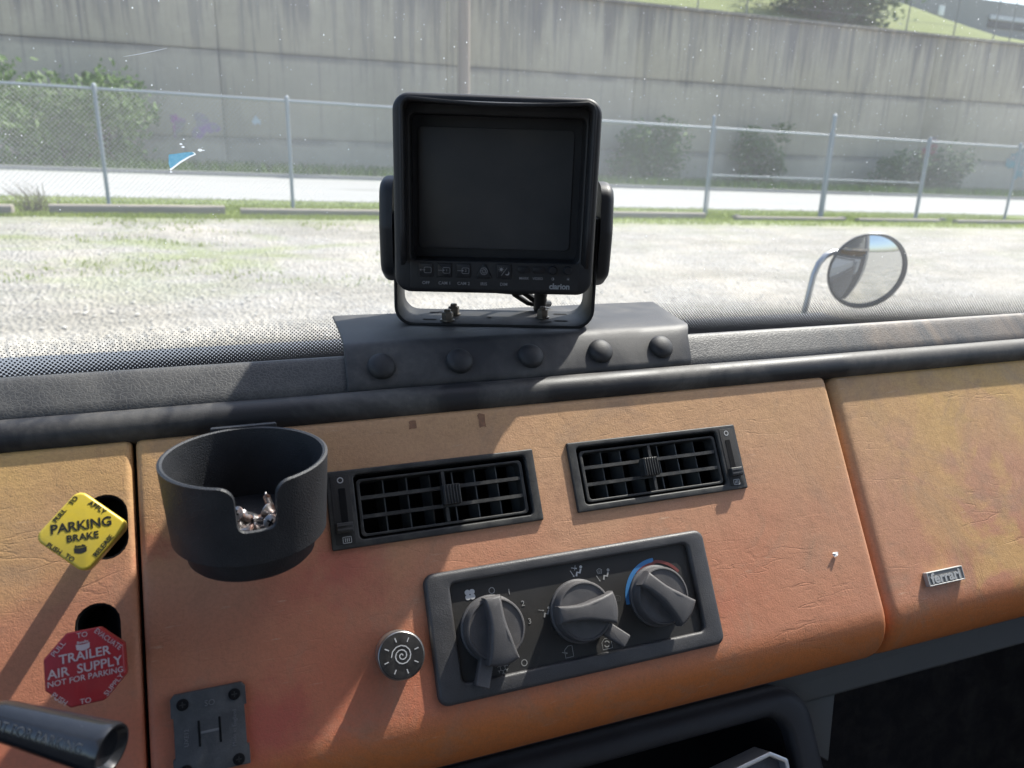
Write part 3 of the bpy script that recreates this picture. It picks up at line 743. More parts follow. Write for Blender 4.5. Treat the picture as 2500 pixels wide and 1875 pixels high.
# brown residue left by tape near the top edge
for x, v, wd, ht, sd_ in ((0.2223, 0.0868, 0.0055, 0.0105, 1), (0.1729, 0.0885, 0.0055, 0.006, 2)):
    r = random.Random(sd_); pts = [(x + (wd / 2) * px * r.uniform(.8, 1.05), v + (ht / 2) * py_ * r.uniform(.8, 1.05)) for px, py_ in ((-1, -1), (-.3, -1), (.4, -.9), (1, -1), (1, -.2), (.95, .5), (1, 1), (.2, .95), (-.5, 1), (-1, .9), (-.9, .1))]
    m = MB(); m.poly(pts, 0.00025); obj('tape_residue', m, plastic('brown_tape_residue', (0.23, 0.115, 0.065), (0.42, 0.215, 0.115), 0.7, 900, 0.2, 160, 0.95), dash)

# bolster rail above the dash, grained pad above that
mb = MB(); pr = []
for k in range(28):
    a = 2 * math.pi * k / 28; pr.append((0.1055 + 0.0108 * math.cos(a), -0.007 + 0.0112 * math.sin(a)))
xs_ = [-0.70] + [-0.6 + 0.05 * i for i in range(39)] + [1.35]
for x in xs_:
    wv = 0.0004 * noise.noise(Vector((x * 14, 1, 0)))
    for v, h in pr: mb.v.append((x, v + wv, h + wv))
for i in range(len(xs_) - 1):
    for k in range(28): l = (k + 1) % 28; mb.f.append((i * 28 + k, i * 28 + l, (i + 1) * 28 + l, (i + 1) * 28 + k))
bol = obj('padded_rail', mb, M_bolster); bol.matrix_world = DM
tag(bol, 'round dusty black rail along the top of the orange dashboard', 'trim rail')
mb = MB()
pyz = [(0.520, 2.012), (0.498, 2.022), (0.4945, 2.0345), (0.4937, 2.0375), (0.4946, 2.0405), (0.4975, 2.0437), (0.5075, 2.0533), (0.5110, 2.0565), (0.5133, 2.0577), (0.5160, 2.0577), (0.5190, 2.0565), (0.5240, 2.0530), (0.60, 2.012)]
for x in (-0.70, 1.35):
    for y, z in pyz: mb.v.append((x, y, z))
n = len(pyz)
for k in range(n): l = (k + 1) % n; mb.f.append((k, l, n + l, n + k))
mb.f.append(tuple(range(n))); mb.f.append(tuple(reversed(range(n, 2 * n))))
padb = obj('windscreen_pad', mb, M_pad, None, 30)
bm = bmesh.new(); bm.from_mesh(padb.data); bmesh.ops.recalc_face_normals(bm, faces=bm.faces); bm.to_mesh(padb.data); bm.free()
padb.data.polygons.foreach_set('use_smooth', [True] * len(padb.data.polygons)); padb.data.set_sharp_from_angle(angle=R_(30))
tag(padb, 'grey grained vinyl pad running below the windscreen', 'pad')

# mounting plate with five plugs
plate = thing('mounting_plate', 'dark folded plate under the monitor, fixed with five round plugs', 'mounting plate', T(0, 0, 0))
rowsP = [(0.4930, 2.0345, 0.0655, 0.3375), (0.4918, 2.0375, 0.0652, 0.3378), (0.4915, 2.0405, 0.0650, 0.3382), (0.4930, 2.0440, 0.0652, 0.3390), (0.5085, 2.0592, 0.0660, 0.3440),
         (0.5118, 2.0625, 0.0662, 0.3460), (0.5155, 2.0648, 0.0664, 0.3480), (0.5200, 2.0660, 0.0668, 0.3500), (0.556, 2.0660, 0.0690, 0.3570), (0.590, 2.0655, 0.0705, 0.3660), (0.617, 2.0645, 0.0715, 0.3740)]
mb = MB(); NC = 24
for y, z, xa, xb in rowsP:
    for k in range(NC + 1):
        f = k / NC; mb.v.append((xa + (xb - xa) * f, y, z + 0.0005 * noise.noise(Vector((f * 7, y * 40, 0)))))
for i in range(len(rowsP) - 1):
    for k in range(NC): mb.f.append((i * (NC + 1) + k, i * (NC + 1) + k + 1, (i + 1) * (NC + 1) + k + 1, (i + 1) * (NC + 1) + k))
po = obj('folded_sheet', mb, M_plate, plate, 60)
md = po.modifiers.new('thickness', 'SOLIDIFY'); md.thickness = 0.0026; md.offset = -1
bv = po.modifiers.new('edge', 'BEVEL'); bv.width = 0.0009; bv.segments = 2; bv.limit_method = 'ANGLE'; bv.angle_limit = R_(60)
fn = Vector((0, -math.sin(R_(45)), math.cos(R_(45))))
for x in (0.0900, 0.1466, 0.2020, 0.2602, 0.3140):
    m = MB(); m.dome((0, 0, -0.002), 0.0098, 0.0052, 0.0042)
    o = obj('plug', m, M_button, plate); a = Vector((1, 0, 0)); b = fn.cross(a)
    o.matrix_local = basis(a, b, fn, (x, 0.5008 + 0.0005, 2.0512 + 0.0005))

# ------------------------------------------------------------------ windscreen
def gy(x): return 0.69 - 0.08 * ((x - 0.35) / 0.6) ** 2
GZ0, GZ1, LEAN = 2.005, 2.92, 0.21
def gpt(x, z, off=0.0): return Vector((x, gy(x) - LEAN * (z - 2.05) - off, z))
ws = thing('windscreen', 'dusty truck windscreen with a dotted black band along its bottom', 'windscreen', T(0, 0, 0))
def glassmat():
    t = NT('dusty_glass'); t.t.nodes.remove(t.b); v = t.co('World')
    tr = t.n('ShaderNodeBsdfTransparent'); tr.inputs[0].default_value = (0.90, 0.925, 0.92, 1)
    du = t.n('ShaderNodeBsdfTranslucent'); du.inputs[0].default_value = (0.80, 0.83, 0.86, 1)
    gl = t.n('ShaderNodeBsdfGlossy'); gl.inputs['Roughness'].default_value = 0.03
    m1 = t.n('ShaderNodeMixShader'); m2 = t.n('ShaderNodeMixShader')
    f = t.ramp(t.noise(t.mapv(v, (1, 1, 0.7), (0, 0, 0), (0, 0.7, 0)), 3.2, 5, 0.6, 0.6), 0.35, 0.72, 0.042, 0.105)
    f = t.math('ADD', f, t.ramp(t.noise(t.mapv(v, (1, 1, 0.12), (0, 0, 0), (0, 0.5, 0)), 130, 3, 0.7), 0.60, 0.80, 0, 0.02))
    t.l(f, m1.inputs[0]); t.l(tr.outputs[0], m1.inputs[1]); t.l(du.outputs[0], m1.inputs[2])
    lw = t.n('ShaderNodeFresnel'); lw.inputs[0].default_value = 1.35
    t.l(t.math('MULTIPLY', lw.outputs[0], 0.6), m2.inputs[0]); t.l(m1.outputs[0], m2.inputs[1]); t.l(gl.outputs[0], m2.inputs[2])
    t.l(m2.outputs[0], t.out.inputs[0]); return t.m
def glass_sheet(name, z0, z1, off, mat, nxs=56, nz=8):
    m = MB(); x0, x1 = -0.56, 1.26; arc = [0.0]
    for j in range(nz + 1):
        for i in range(nxs + 1): m.v.append(gpt(x0 + (x1 - x0) * i / nxs, z0 + (z1 - z0) * j / nz, off))
    for i in range(nxs): arc.append(arc[-1] + (Vector(m.v[i + 1]) - Vector(m.v[i])).length)
    for j in range(nz):
        for i in range(nxs): m.f.append((j * (nxs + 1) + i, j * (nxs + 1) + i + 1, (j + 1) * (nxs + 1) + i + 1, (j + 1) * (nxs + 1) + i))
    me = bpy.data.meshes.new(name); me.from_pydata([tuple(p) for p in m.v], [], m.f); me.update(); me.materials.append(mat)
    uv = me.uv_layers.new(name='metres'); H = (z1 - z0) * math.sqrt(1 + LEAN ** 2)
    for p in me.polygons:
        for li in p.loop_indices:
            vi = me.loops[li].vertex_index; uv.data[li].uv = (arc[vi % (nxs + 1)], (vi // (nxs + 1)) / nz * H)
    me.polygons.foreach_set('use_smooth', [True] * len(me.polygons))
    o = bpy.data.objects.new(name, me); col.objects.link(o); o.parent = ws; return o
glass_sheet('pane', GZ0, GZ1, 0.0, glassmat())
def fritmat():
    t = NT('ceramic_dot_print'); t.t.nodes.remove(t.b)
    uv = t.n('ShaderNodeUVMap'); uv.uv_map = 'metres'
    u, v, _ = t.sep(uv.outputs[0]); P = 0.0034
    def cell(du, dv):   # distance to the nearest dot of one square lattice
        a = t.math('SUBTRACT', t.math('FRACT', t.math('ADD', t.math('DIVIDE', u, P), du)), 0.5)
        b = t.math('SUBTRACT', t.math('FRACT', t.math('ADD', t.math('DIVIDE', v, P), dv)), 0.5)
        return t.math('SQRT', t.math('ADD', t.math('MULTIPLY', a, a), t.math('MULTIPLY', b, b)))
    d = t.math('MINIMUM', cell(0, 0), cell(0.5, 0.5))
    rad = t.ramp(v, 0.010, 0.058, 0.47, 0.0)
    ink = t.math('LESS_THAN', d, rad); ink = t.math('MULTIPLY', ink, t.math('LESS_THAN', v, 0.0545))
    tr = t.n('ShaderNodeBsdfTransparent'); bk = t.n('ShaderNodeBsdfDiffuse'); bk.inputs[0].default_value = (0.10, 0.10, 0.105, 1)
    mx = t.n('ShaderNodeMixShader'); t.l(ink, mx.inputs[0]); t.l(tr.outputs[0], mx.inputs[1]); t.l(bk.outputs[0], mx.inputs[2]); t.l(mx.outputs[0], t.out.inputs[0])
    return t.m
glass_sheet('dotted_band', GZ0 - 0.002, GZ0 + 0.058, 0.0015, fritmat(), 56, 3)
# grit, smears and a scratch on the glass
t = NT('glass_grit'); t.t.nodes.remove(t.b); a_ = t.n('ShaderNodeBsdfTranslucent'); a_.inputs[0].default_value = (0.9, 0.92, 0.95, 1)
b_ = t.n('ShaderNodeBsdfDiffuse'); b_.inputs[0].default_value = (0.85, 0.87, 0.9, 1); mx = t.n('ShaderNodeMixShader'); mx.inputs[0].default_value = 0.35
t.l(a_.outputs[0], mx.inputs[1]); t.l(b_.outputs[0], mx.inputs[2]); t.l(mx.outputs[0], t.out.inputs[0]); M_grit = t.m
mb = MB(); r6 = random.Random(6)
for _ in range(2800):
    x = r6.uniform(-0.3, 0.95); z = 2.06 + 0.30 * r6.random() ** 0.62
    if x < 0.35 and r6.random() < 0.45: continue
    p = gpt(x, z, -0.0008); s = r6.choice((0.00015, 0.0002, 0.00026, 0.00028, 0.00045)) * r6.uniform(0.8, 1.3); s2 = s * r6.uniform(0.6, 1.6)
    ex = Vector((1, -0.16 * (x - 0.35) / 0.36 * 1.0, 0)).normalized() * s; ez = Vector((0, -LEAN, 1)).normalized() * s2
    mb.add([p - ex, p - ez, p + ex, p + ez], [(0, 1, 2, 3)])
for cx_, cz_, ln, dn, cnt in ((0.50, 2.255, 0.10, 0.18, 90), (0.62, 2.20, 0.07, -0.3, 50)):     # gritty wiper arcs
    for k in range(cnt):
        f = r6.uniform(-1, 1); p = gpt(cx_ + ln * f, cz_ + dn * ln * f - 0.02 * f * f + r6.gauss(0, 0.0015), -0.0008); s = 0.00016
        mb.add([p - Vector((s, 0, 0)), p - Vector((0, 0, s)), p + Vector((s, 0, 0)), p + Vector((0, 0, s))], [(0, 1, 2, 3)])
g = obj('grit', mb, M_grit, ws, 0); g['kind'] = 'stuff'
mb = MB(); pts = []
for k in range(15):
    f = k / 14; x = -0.061 + 0.0275 * f; z = 2.2525 + 0.0075 * f + 0.0012 * (f * f - f); pts.append(gpt(x, z, 0.0006))
mb.tube(pts, [0.00008 + 0.00014 * math.sin(math.pi * k / 14) for k in range(15)], 4); obj('scratch', mb, M_grit, ws, 0)
# torn blue sticker
st = thing('sticker_remnant', 'torn blue sticker scrap stuck on the left windscreen', 'sticker', T(0, 0, 0))
def onglass(pts, off):
    m = MB(); m.v = [gpt(x, z, off) for x, z in pts]; m.f = [tuple(range(len(pts)))]; return m
t = NT('blue_sticker'); t.set(t.mix(t.ramp(t.noise(t.co(), 420, 4, 0.7), 0.4, 0.66), (0.10, 0.30, 0.46), (0.40, 0.55, 0.64)), 0.7); q = t.n('ShaderNodeBsdfTranslucent'); q.inputs[0].default_value = (0.18, 0.42, 0.58, 1)
mx = t.n('ShaderNodeMixShader'); mx.inputs[0].default_value = 0.6; t.l(t.b.outputs[0], mx.inputs[1]); t.l(q.outputs[0], mx.inputs[2]); t.l(mx.outputs[0], t.out.inputs[0])
S0 = [(-0.0402, 2.1890), (-0.0350, 2.1897), (-0.0290, 2.1908), (-0.0240, 2.1912), (-0.0228, 2.1898), (-0.0262, 2.1884), (-0.0284, 2.1872), (-0.0300, 2.1862), (-0.0330, 2.1845), (-0.0372, 2.1812), (-0.0402, 2.1790), (-0.0410, 2.1825)]
obj('blue_film', onglass(S0, 0.0012), t.m, st, 0)
S1 = [(-0.0410, 2.1786), (-0.0402, 2.1774), (-0.0368, 2.1800), (-0.0326, 2.1832), (-0.0296, 2.1850), (-0.0260, 2.1874), (-0.0218, 2.1893), (-0.0222, 2.1905), (-0.0240, 2.1914), (-0.0262, 2.1890), (-0.0310, 2.1860), (-0.0372, 2.1815)]
obj('torn_paper_edge', onglass(S1, 0.0008), M_grit, st, 0)
for k, (x, z, s) in enumerate(((-0.0312, 2.1965, .0012), (-0.0300, 2.1945, .0013), (-0.0290, 2.2000, .0007), (-0.0185, 2.1925, .0020), (-0.0160, 2.1925, .0008), (-0.040, 2.1765, .0010))):
    obj('paper_flake', onglass([(x - s, z), (x - s * .2, z - s * .5), (x + s, z - s * .1), (x + s * .5, z + s * .5), (x - s * .4, z + s * .6)], 0.001), M_grit, st, 0)
# body outside the glass: cowl and nose
nose = thing('truck_nose', 'dark truck nose panel just outside the windscreen', 'truck nose', T(0, 0, 0))
mb = MB(); mb.box((0.36, 1.02, 1.845), (1.66, 0.50, 0.07)); obj('nose_panel', mb, M_nose, nose)
mb = MB(); mb.box((0.36, 1.02, 1.40), (1.72, 0.52, 0.81)); obj('nose_side', mb, M_dark, nose)
mb = MB(); mb.box((0.36, 0.70, 1.78), (1.76, 0.30, 0.20)); obj('cowl', mb, M_nose, nose)

# ------------------------------------------------------------------ outside mirror
MC = Vector((1.384, 1.351, 1.953)); mn = Vector((-0.355, -0.925, -0.15)).normalized()
mx_ = Vector((0, 0, 1)).cross(mn).normalized(); my_ = mn.cross(mx_)
mir = thing('fender_mirror', 'round convex mirror on a bent chrome arm outside the windscreen', 'mirror', basis(mx_, my_, mn, MC))
mb = MB(); prof = []
for k in range(11):
    r = 0.0855 * (1 - k / 10); prof.append((max(r, 0.0005), 0.016 * (1 - (r / 0.0855) ** 2)))
mb.lathe(prof, 64, cap0=False); obj('mirror_glass', mb, M_mirror, mir)
mb = MB(); mb.lathe([(0.001, -0.055), (0.04, -0.052), (0.066, -0.036), (0.084, -0.012), (0.0900, -0.002), (0.0915, 0.003), (0.0905, 0.006), (0.0865, 0.006), (0.0853, 0.0)], 64, cap1=False); obj('housing', mb, plain('dark_mirror_housing', (0.07, 0.075, 0.08), 0.4, 0.6), mir)
Mi = basis(mx_, my_, mn, MC).inverted()
arm = [(1.235, 1.39, 1.70), (1.245, 1.388, 1.78), (1.252, 1.387, 1.845), (1.260, 1.388, 1.905), (1.266, 1.389, 1.942), (1.277, 1.390, 1.968), (1.293, 1.391, 1.984), (1.315, 1.392, 1.992), (1.345, 1.393, 1.990), (1.39, 1.39, 1.975)]
mb = MB(); mb.tube([Mi @ Vector(p) for p in arm], 0.0070, 12); obj('arm', mb, M_chrome, mir)

# ------------------------------------------------------------------ monitor
th = R_(18); MX = Vector((math.cos(th), -math.sin(th), 0)); MZ = Vector((-math.sin(th), -math.cos(th), 0)); MY = Vector((0, 0, 1))
mon = thing('monitor', 'black reversing camera monitor standing on the dashboard plate', 'monitor', basis(MX, MY, MZ, (0.188, 0.544, 2.0665)))
O_ = rrect(-0.0755, 0.029, 0.0728, 0.1695, 0.012, 8); I_ = rrect(-0.0632, 0.0535, 0.0615, 0.1555, 0.004, 8)
mb = MB(); mb.frame(O_, I_, -0.010, 0.019, 0.004, -0.004, 0.0015); obj('housing', mb, M_mon, mon)
mb = MB(); mb.prism(inset(O_, 0.001), -0.048, -0.0102, 0.0); mb.v = [(x * (0.93 if z < -0.04 else 1), 0.099 + (y - 0.099) * (0.92 if z < -0.04 else 1), z) for x, y, z in mb.v]; obj('rear_shell', mb, M_mon, mon)
mb = MB(); mb.prism(rrect(-0.0640, 0.0525, 0.0622, 0.1565, 0.003), -0.006, -0.002, 0.0); obj('screen_surround', mb, M_mon, mon)
mb = MB(); mb.prism(rrect(-0.0592, 0.0600, 0.0560, 0.1478, 0.004), -0.0018, -0.0008, 0.0005); obj('screen', mb, M_screen, mon)
# sun hood: top and two cheeks, its lip sagging a little in the middle
mb = MB()
def hood_ring(zz, gx, gy_, sag):
    o = []
    L, Rr, B, Tt = -0.0685 - gx, 0.0655 + gx, 0.0535, 0.1645 + gy_
    path = [(L, B), (L, 0.08), (L, 0.11), (L, 0.14), (L, Tt - 0.006), (L + 0.002, Tt - 0.002), (L + 0.006, Tt)]
    for k in range(1, 10): f = k / 10; path.append((L + 0.006 + (Rr - L - 0.012) * f, Tt - sag * math.sin(math.pi * f)))
    path += [(Rr - 0.006, Tt), (Rr - 0.002, Tt - 0.002), (Rr, Tt - 0.006), (Rr, 0.14), (Rr, 0.11), (Rr, 0.08), (Rr, B)]
    return [(x, y, zz) for x, y in path]
r0 = hood_ring(0.017, 0.0, 0.0, 0.0); r1 = hood_ring(0.032, -0.0005, 0.0005, 0.001); r2 = hood_ring(0.046, -0.0005, 0.001, 0.0028)
for rg in (r0, r1, r2): mb.v += rg
n = len(r0)
for k in range(2):
    for i in range(n - 1): mb.f.append((k * n + i, k * n + i + 1, (k + 1) * n + i + 1, (k + 1) * n + i))
ho = obj('sun_hood', mb, M_mon, mon, 50); md = ho.modifiers.new('t', 'SOLIDIFY'); md.thickness = 0.0024; md.offset = 1
# button panel
mb = MB(); mb.prism(rrect(-0.0640, 0.0322, 0.0618, 0.0530, 0.001, 2), 0.018, 0.0194, 0.0004); obj('button_panel', mb, M_mon, mon)
Zb = 0.0194
M_btn = plastic('monitor_button_plastic', (0.013, 0.014, 0.018), (0.026, 0.027, 0.031), 0.42, 1500, 0.1, 60, 0.4)
def sym(parent, z, mk, mat=M_print):
    m = MB(); mk(m); o = obj('symbol', m, mat, parent, 0, T(0, 0, z)); return o
def monitor_shape(m, s=1, dx=0.0012):
    m.ribbon(rrect(dx - 0.0026 * s, -0.0021, dx + 0.0026 * s, 0.0021, 0.0009, 3), 0.0003, closed=True)
def b_off(m):
    monitor_shape(m, 1, 0.0014); m.ribbon([(-0.0042, 0), (-0.0005, 0)], 0.0003); m.poly([(-0.0046, 0), (-0.0034, 0.0009), (-0.0034, -0.0009)][::-1], 0.00015); m.poly([(-0.0003, 0), (-0.0015, 0.0008), (-0.0015, -0.0008)], 0.00015)
def b_cam(m):
    monitor_shape(m, 1, 0.0014); m.ribbon([(-0.0046, 0), (-0.0006, 0)], 0.0003); m.poly([(0.0002, 0), (-0.0014, 0.0009), (-0.0014, -0.0009)], 0.00015)
def b_iris(m):
    m.ribbon(ngon(20, 0.0026), 0.0003, closed=True); m.ribbon(ngon(6, 0.0012), 0.00025, closed=True)
    for k in range(6): a = R_(60 * k); m.ribbon([(0.0012 * math.cos(a), 0.0012 * math.sin(a)), (0.0026 * math.cos(a + 0.9), 0.0026 * math.sin(a + 0.9))], 0.00025)
def b_dim(m):
    m.poly(ngon(12, 0.0011, 0, -0.0021, 0.0016), 0.00015)
    for k in range(8): a = R_(45 * k); m.ribbon([(-0.0021 + 0.0014 * math.cos(a), 0.0016 + 0.0014 * math.sin(a)), (-0.0021 + 0.0021 * math.cos(a), 0.0016 + 0.0021 * math.sin(a))], 0.00025)
    m.ribbon([(-0.002, -0.003), (0.0022, 0.003)], 0.0003)
    m.poly([(0.0024 + 0.0016 * math.cos(R_(a)), -0.0012 + 0.0016 * math.sin(R_(a))) for a in range(-150, 61, 15)] + [(0.0024 - 0.0004 + 0.0013 * math.cos(R_(a)), -0.0012 + 0.0006 + 0.0013 * math.sin(R_(a))) for a in range(45, -131, -25)], 0.00015)
specs = [(-0.0523, 'OFF', b_off, rrect(-0.0052, -0.005, 0.0052, 0.005, 0.0012, 3)), (-0.0384, 'CAM1', b_cam, rrect(-0.0052, -0.005, 0.0052, 0.005, 0.0003, 3)), (-0.0243, 'CAM2', b_cam, rrect(-0.0052, -0.005, 0.0052, 0.005, 0.0012, 3)),
         (-0.0092, 'IRIS', b_iris, round_poly([(-0.0065, -0.0054), (0.0065, -0.0054), (0, 0.0066)], 0.0014)), (0.0058, 'DIM', b_dim, rrect(-0.0055, -0.0054, 0.0055, 0.0054, 0.0014, 3))]
for x, lab, fn_, shp in specs:
    m = MB(); m.frame(inset(shp, -0.0005), shp, 0, 0.0003, 0.0001, None, 0.0001); m.prism(shp, 0, 0.0011, 0.0005, 2)
    b = obj('button', m, M_btn, mon, 35, T(x, 0.0464, Zb)); b['label'] = lab + ' button of the monitor'
    sym(b, 0.00112, fn_)
    if lab.startswith('CAM'): text(lab[-1], 0.0026, M_print, b, 0.0016, 0, 0.0013)
    text(lab[:3] + (' ' + lab[3:] if lab.startswith('CAM') else lab[3:]), 0.0032, M_print, mon, x, 0.0366, Zb + 0.0001, 0, 'lettering', 0.00002)
pillL = rrect(-0.0045, -0.0024, 0.0045, 0.0024, 0.0022, 5)
for x, s, lab in ((0.0209, 1, 'MARK'), (0.0312, -1, 'VIDEO')):
    shp = [(max(-9, min(0.0038, px)) if s > 0 else max(-0.0038, px), py_) for px, py_ in rrect(-0.0040 - (0.001 if s > 0 else -0.0002), -0.0023, 0.0040 + (0.001 if s < 0 else -0.0002), 0.0023, 0.0022, 5)]
    m = MB(); m.frame(inset(shp, -0.0004), shp, 0, 0.0003, 0.0001, None, 0.0001); m.prism(shp, 0, 0.0010, 0.0003, 2)
    b = obj('button', m, M_btn, mon, 35, T(x, 0.0480, Zb)); b['label'] = lab.lower() + ' button of the monitor'
    text(lab, 0.0027, M_print, mon, x, 0.0415, Zb + 0.0001, 0, 'lettering', 0.00002)
for x in (0.0421, 0.0533):
    m = MB(); m.lathe([(0.0031, 0), (0.0031, 0.002), (0.0026, 0.0026), (0.0005, 0.0027)], 24); obj('dial', m, M_btn, mon, 35, T(x, 0.0483, Zb))
m = MB(); m.ribbon(ngon(16, 0.0010), 0.0002, closed=True); m.poly([(0.001 * math.cos(R_(a)), 0.001 * math.sin(R_(a))) for a in range(-90, 91, 15)], 0.00015); obj('symbol', m, M_print, mon, 0, T(0.0425, 0.0416, Zb))
m = MB(); m.poly(ngon(12, 0.0006), 0.00015)
for k in range(8): a = R_(45 * k); m.ribbon([(0.0009 * math.cos(a), 0.0009 * math.sin(a)), (0.0013 * math.cos(a), 0.0013 * math.sin(a))], 0.0002)
obj('symbol', m, M_print, mon, 0, T(0.0541, 0.0416, Zb))
text('clarion', 0.0060, plain('brand_print', (0.30, 0.31, 0.33), 0.5), mon, 0.0478, 0.0358, Zb + 0.0001, 0, 'lettering', 0.00018, 0.95)
# U bracket with round ears
mb = MB(); path = []
for x, y in [(-0.0772, 0.085), (-0.0772, 0.03)]: path.append((x, y))
for k in range(7): a = R_(180 + 90 * k / 6); path.append((-0.0772 + 0.014 + 0.014 * math.cos(a), 0.014 + 0.014 * math.sin(a)))
for k in range(1, 8): path.append((-0.0632 + 0.1264 * k / 8, 0.0))
for k in range(7): a = R_(270 + 90 * k / 6); path.append((0.0772 - 0.014 + 0.014 * math.cos(a), 0.014 + 0.014 * math.sin(a)))
path += [(0.0772, 0.03), (0.0772, 0.085)]
for zz in (0.0, -0.025, -0.056): mb.v += [(x, y, zz) for x, y in path]
n = len(path)
for k in range(2):
    for i in range(n - 1): mb.f.append((k * n + i, (k + 1) * n + i, (k + 1) * n + i + 1, k * n + i + 1))
br = obj('bracket', mb, M_steelblk, mon, 40); md = br.modifiers.new('t', 'SOLIDIFY'); md.thickness = 0.0026; md.offset = 0
bv = br.modifiers.new('e', 'BEVEL'); bv.width = 0.0007; bv.segments = 2; bv.limit_method = 'ANGLE'
for x, z in ((-0.052, -0.013), (-0.048, -0.040), (0.054, -0.017), (0.056, -0.043)):
    m = MB(); m.add([(p[0], 0, p[1]) for p in stadium(0, 0, 0.0042, 0.0042 + 0.0072)], [tuple(range(22))]); m.v = [(zq * 1.0, 0, xq) for xq, _, zq in m.v]
    o = obj('slot', m, M_void, br, 0, T(x, 0.0016, z))
m = MB(); m.add([(p[0], 0, p[1]) for p in ngon(10, 0.002)], [tuple(range(10))]); obj('slot', m, M_void, br, 0, T(-0.004, 0.0016, -0.024))
m = MB(); m.add([(q[1] * 1.2, 0, q[0]) for q in stadium(0, 0, 0.0045, 0.010)], [tuple(range(22))]); m.xform(Matrix.Rotation(R_(30), 4, 'Y')); obj('slot', m, M_void, br, 0, T(0.041, 0.0016, -0.011))
for x, z, hh in ((-0.0375, -0.011, 0.0075), (-0.0335, -0.034, 0.0075), (0.040, -0.029, 0.0075)):
    b = MB(); b.lathe([(0.0058, 0), (0.0058, 0.0010), (0.0046, 0.0011)], 20, (0, 1, 0)); b.lathe([(0.0047, 0.0011), (0.0047, 0.0058), (0.0042, 0.0068), (0.0028, 0.0069), (0.0028, 0.0088), (0.0022, 0.0092)], 6, (0, 1, 0))
    obj('bolt', b, M_bolt, br, 30, T(x, 0.0014, z))
for s in (-1, 1):
    m = MB(); pl = round_poly([(-0.030, 0.034), (0.0, 0.030), (0.022, 0.040), (0.026, 0.075), (0.020, 0.108), (0.0, 0.112), (-0.028, 0.106)], 0.014, 5)
    m.prism(pl, 0.0, 0.0105, 0.006, 4)
    Mx = Matrix(((0, 0, s, s * 0.0785), (0, 1, 0, 0), (-s * 1, 0, 0, 0), (0, 0, 0, 1)))
    if s < 0: Mx = Matrix(((0, 0, -1, -0.0785), (0, 1, 0, 0), (1, 0, 0, -0.022), (0, 0, 0, 1)))
    else: Mx = Matrix(((0, 0, 1, 0.0785), (0, 1, 0, 0), (-1, 0, 0, -0.022), (0, 0, 0, 1)))
    if s > 0: m.v = [(-x, y, z) for x, y, z in m.v]; m.f = [tuple(reversed(f)) for f in m.f]
    obj('side_cap', m, M_mon, mon, 40, Mx)
# cables behind
c = MB(); c.tube([(-0.040, 0.040, -0.050), (-0.030, 0.025, -0.058), (-0.012, 0.0185, -0.062), (0.010, 0.0175, -0.060), (0.026, 0.0165, -0.060), (0.040, 0.006, -0.066), (0.05, 0.002, -0.085)], 0.0030, 10); obj('cable', c, M_rubber, mon)
c = MB(); c.tube([(0.010, 0.040, -0.049), (0.012, 0.022, -0.058), (0.018, 0.014, -0.062), (0.030, 0.006, -0.066), (0.040, 0.003, -0.072)], 0.0024, 10); obj('cable', c, M_rubber, mon)
pts = [(0.040, 0.045 - 0.002 * k, -0.050 - 0.0004 * k) for k in range(23)]
c = MB(); c.tube(pts, [0.0052 + (0.0006 if k % 2 else 0) for k in range(23)], 14); obj('cable_sleeve', c, M_rubber, mon)

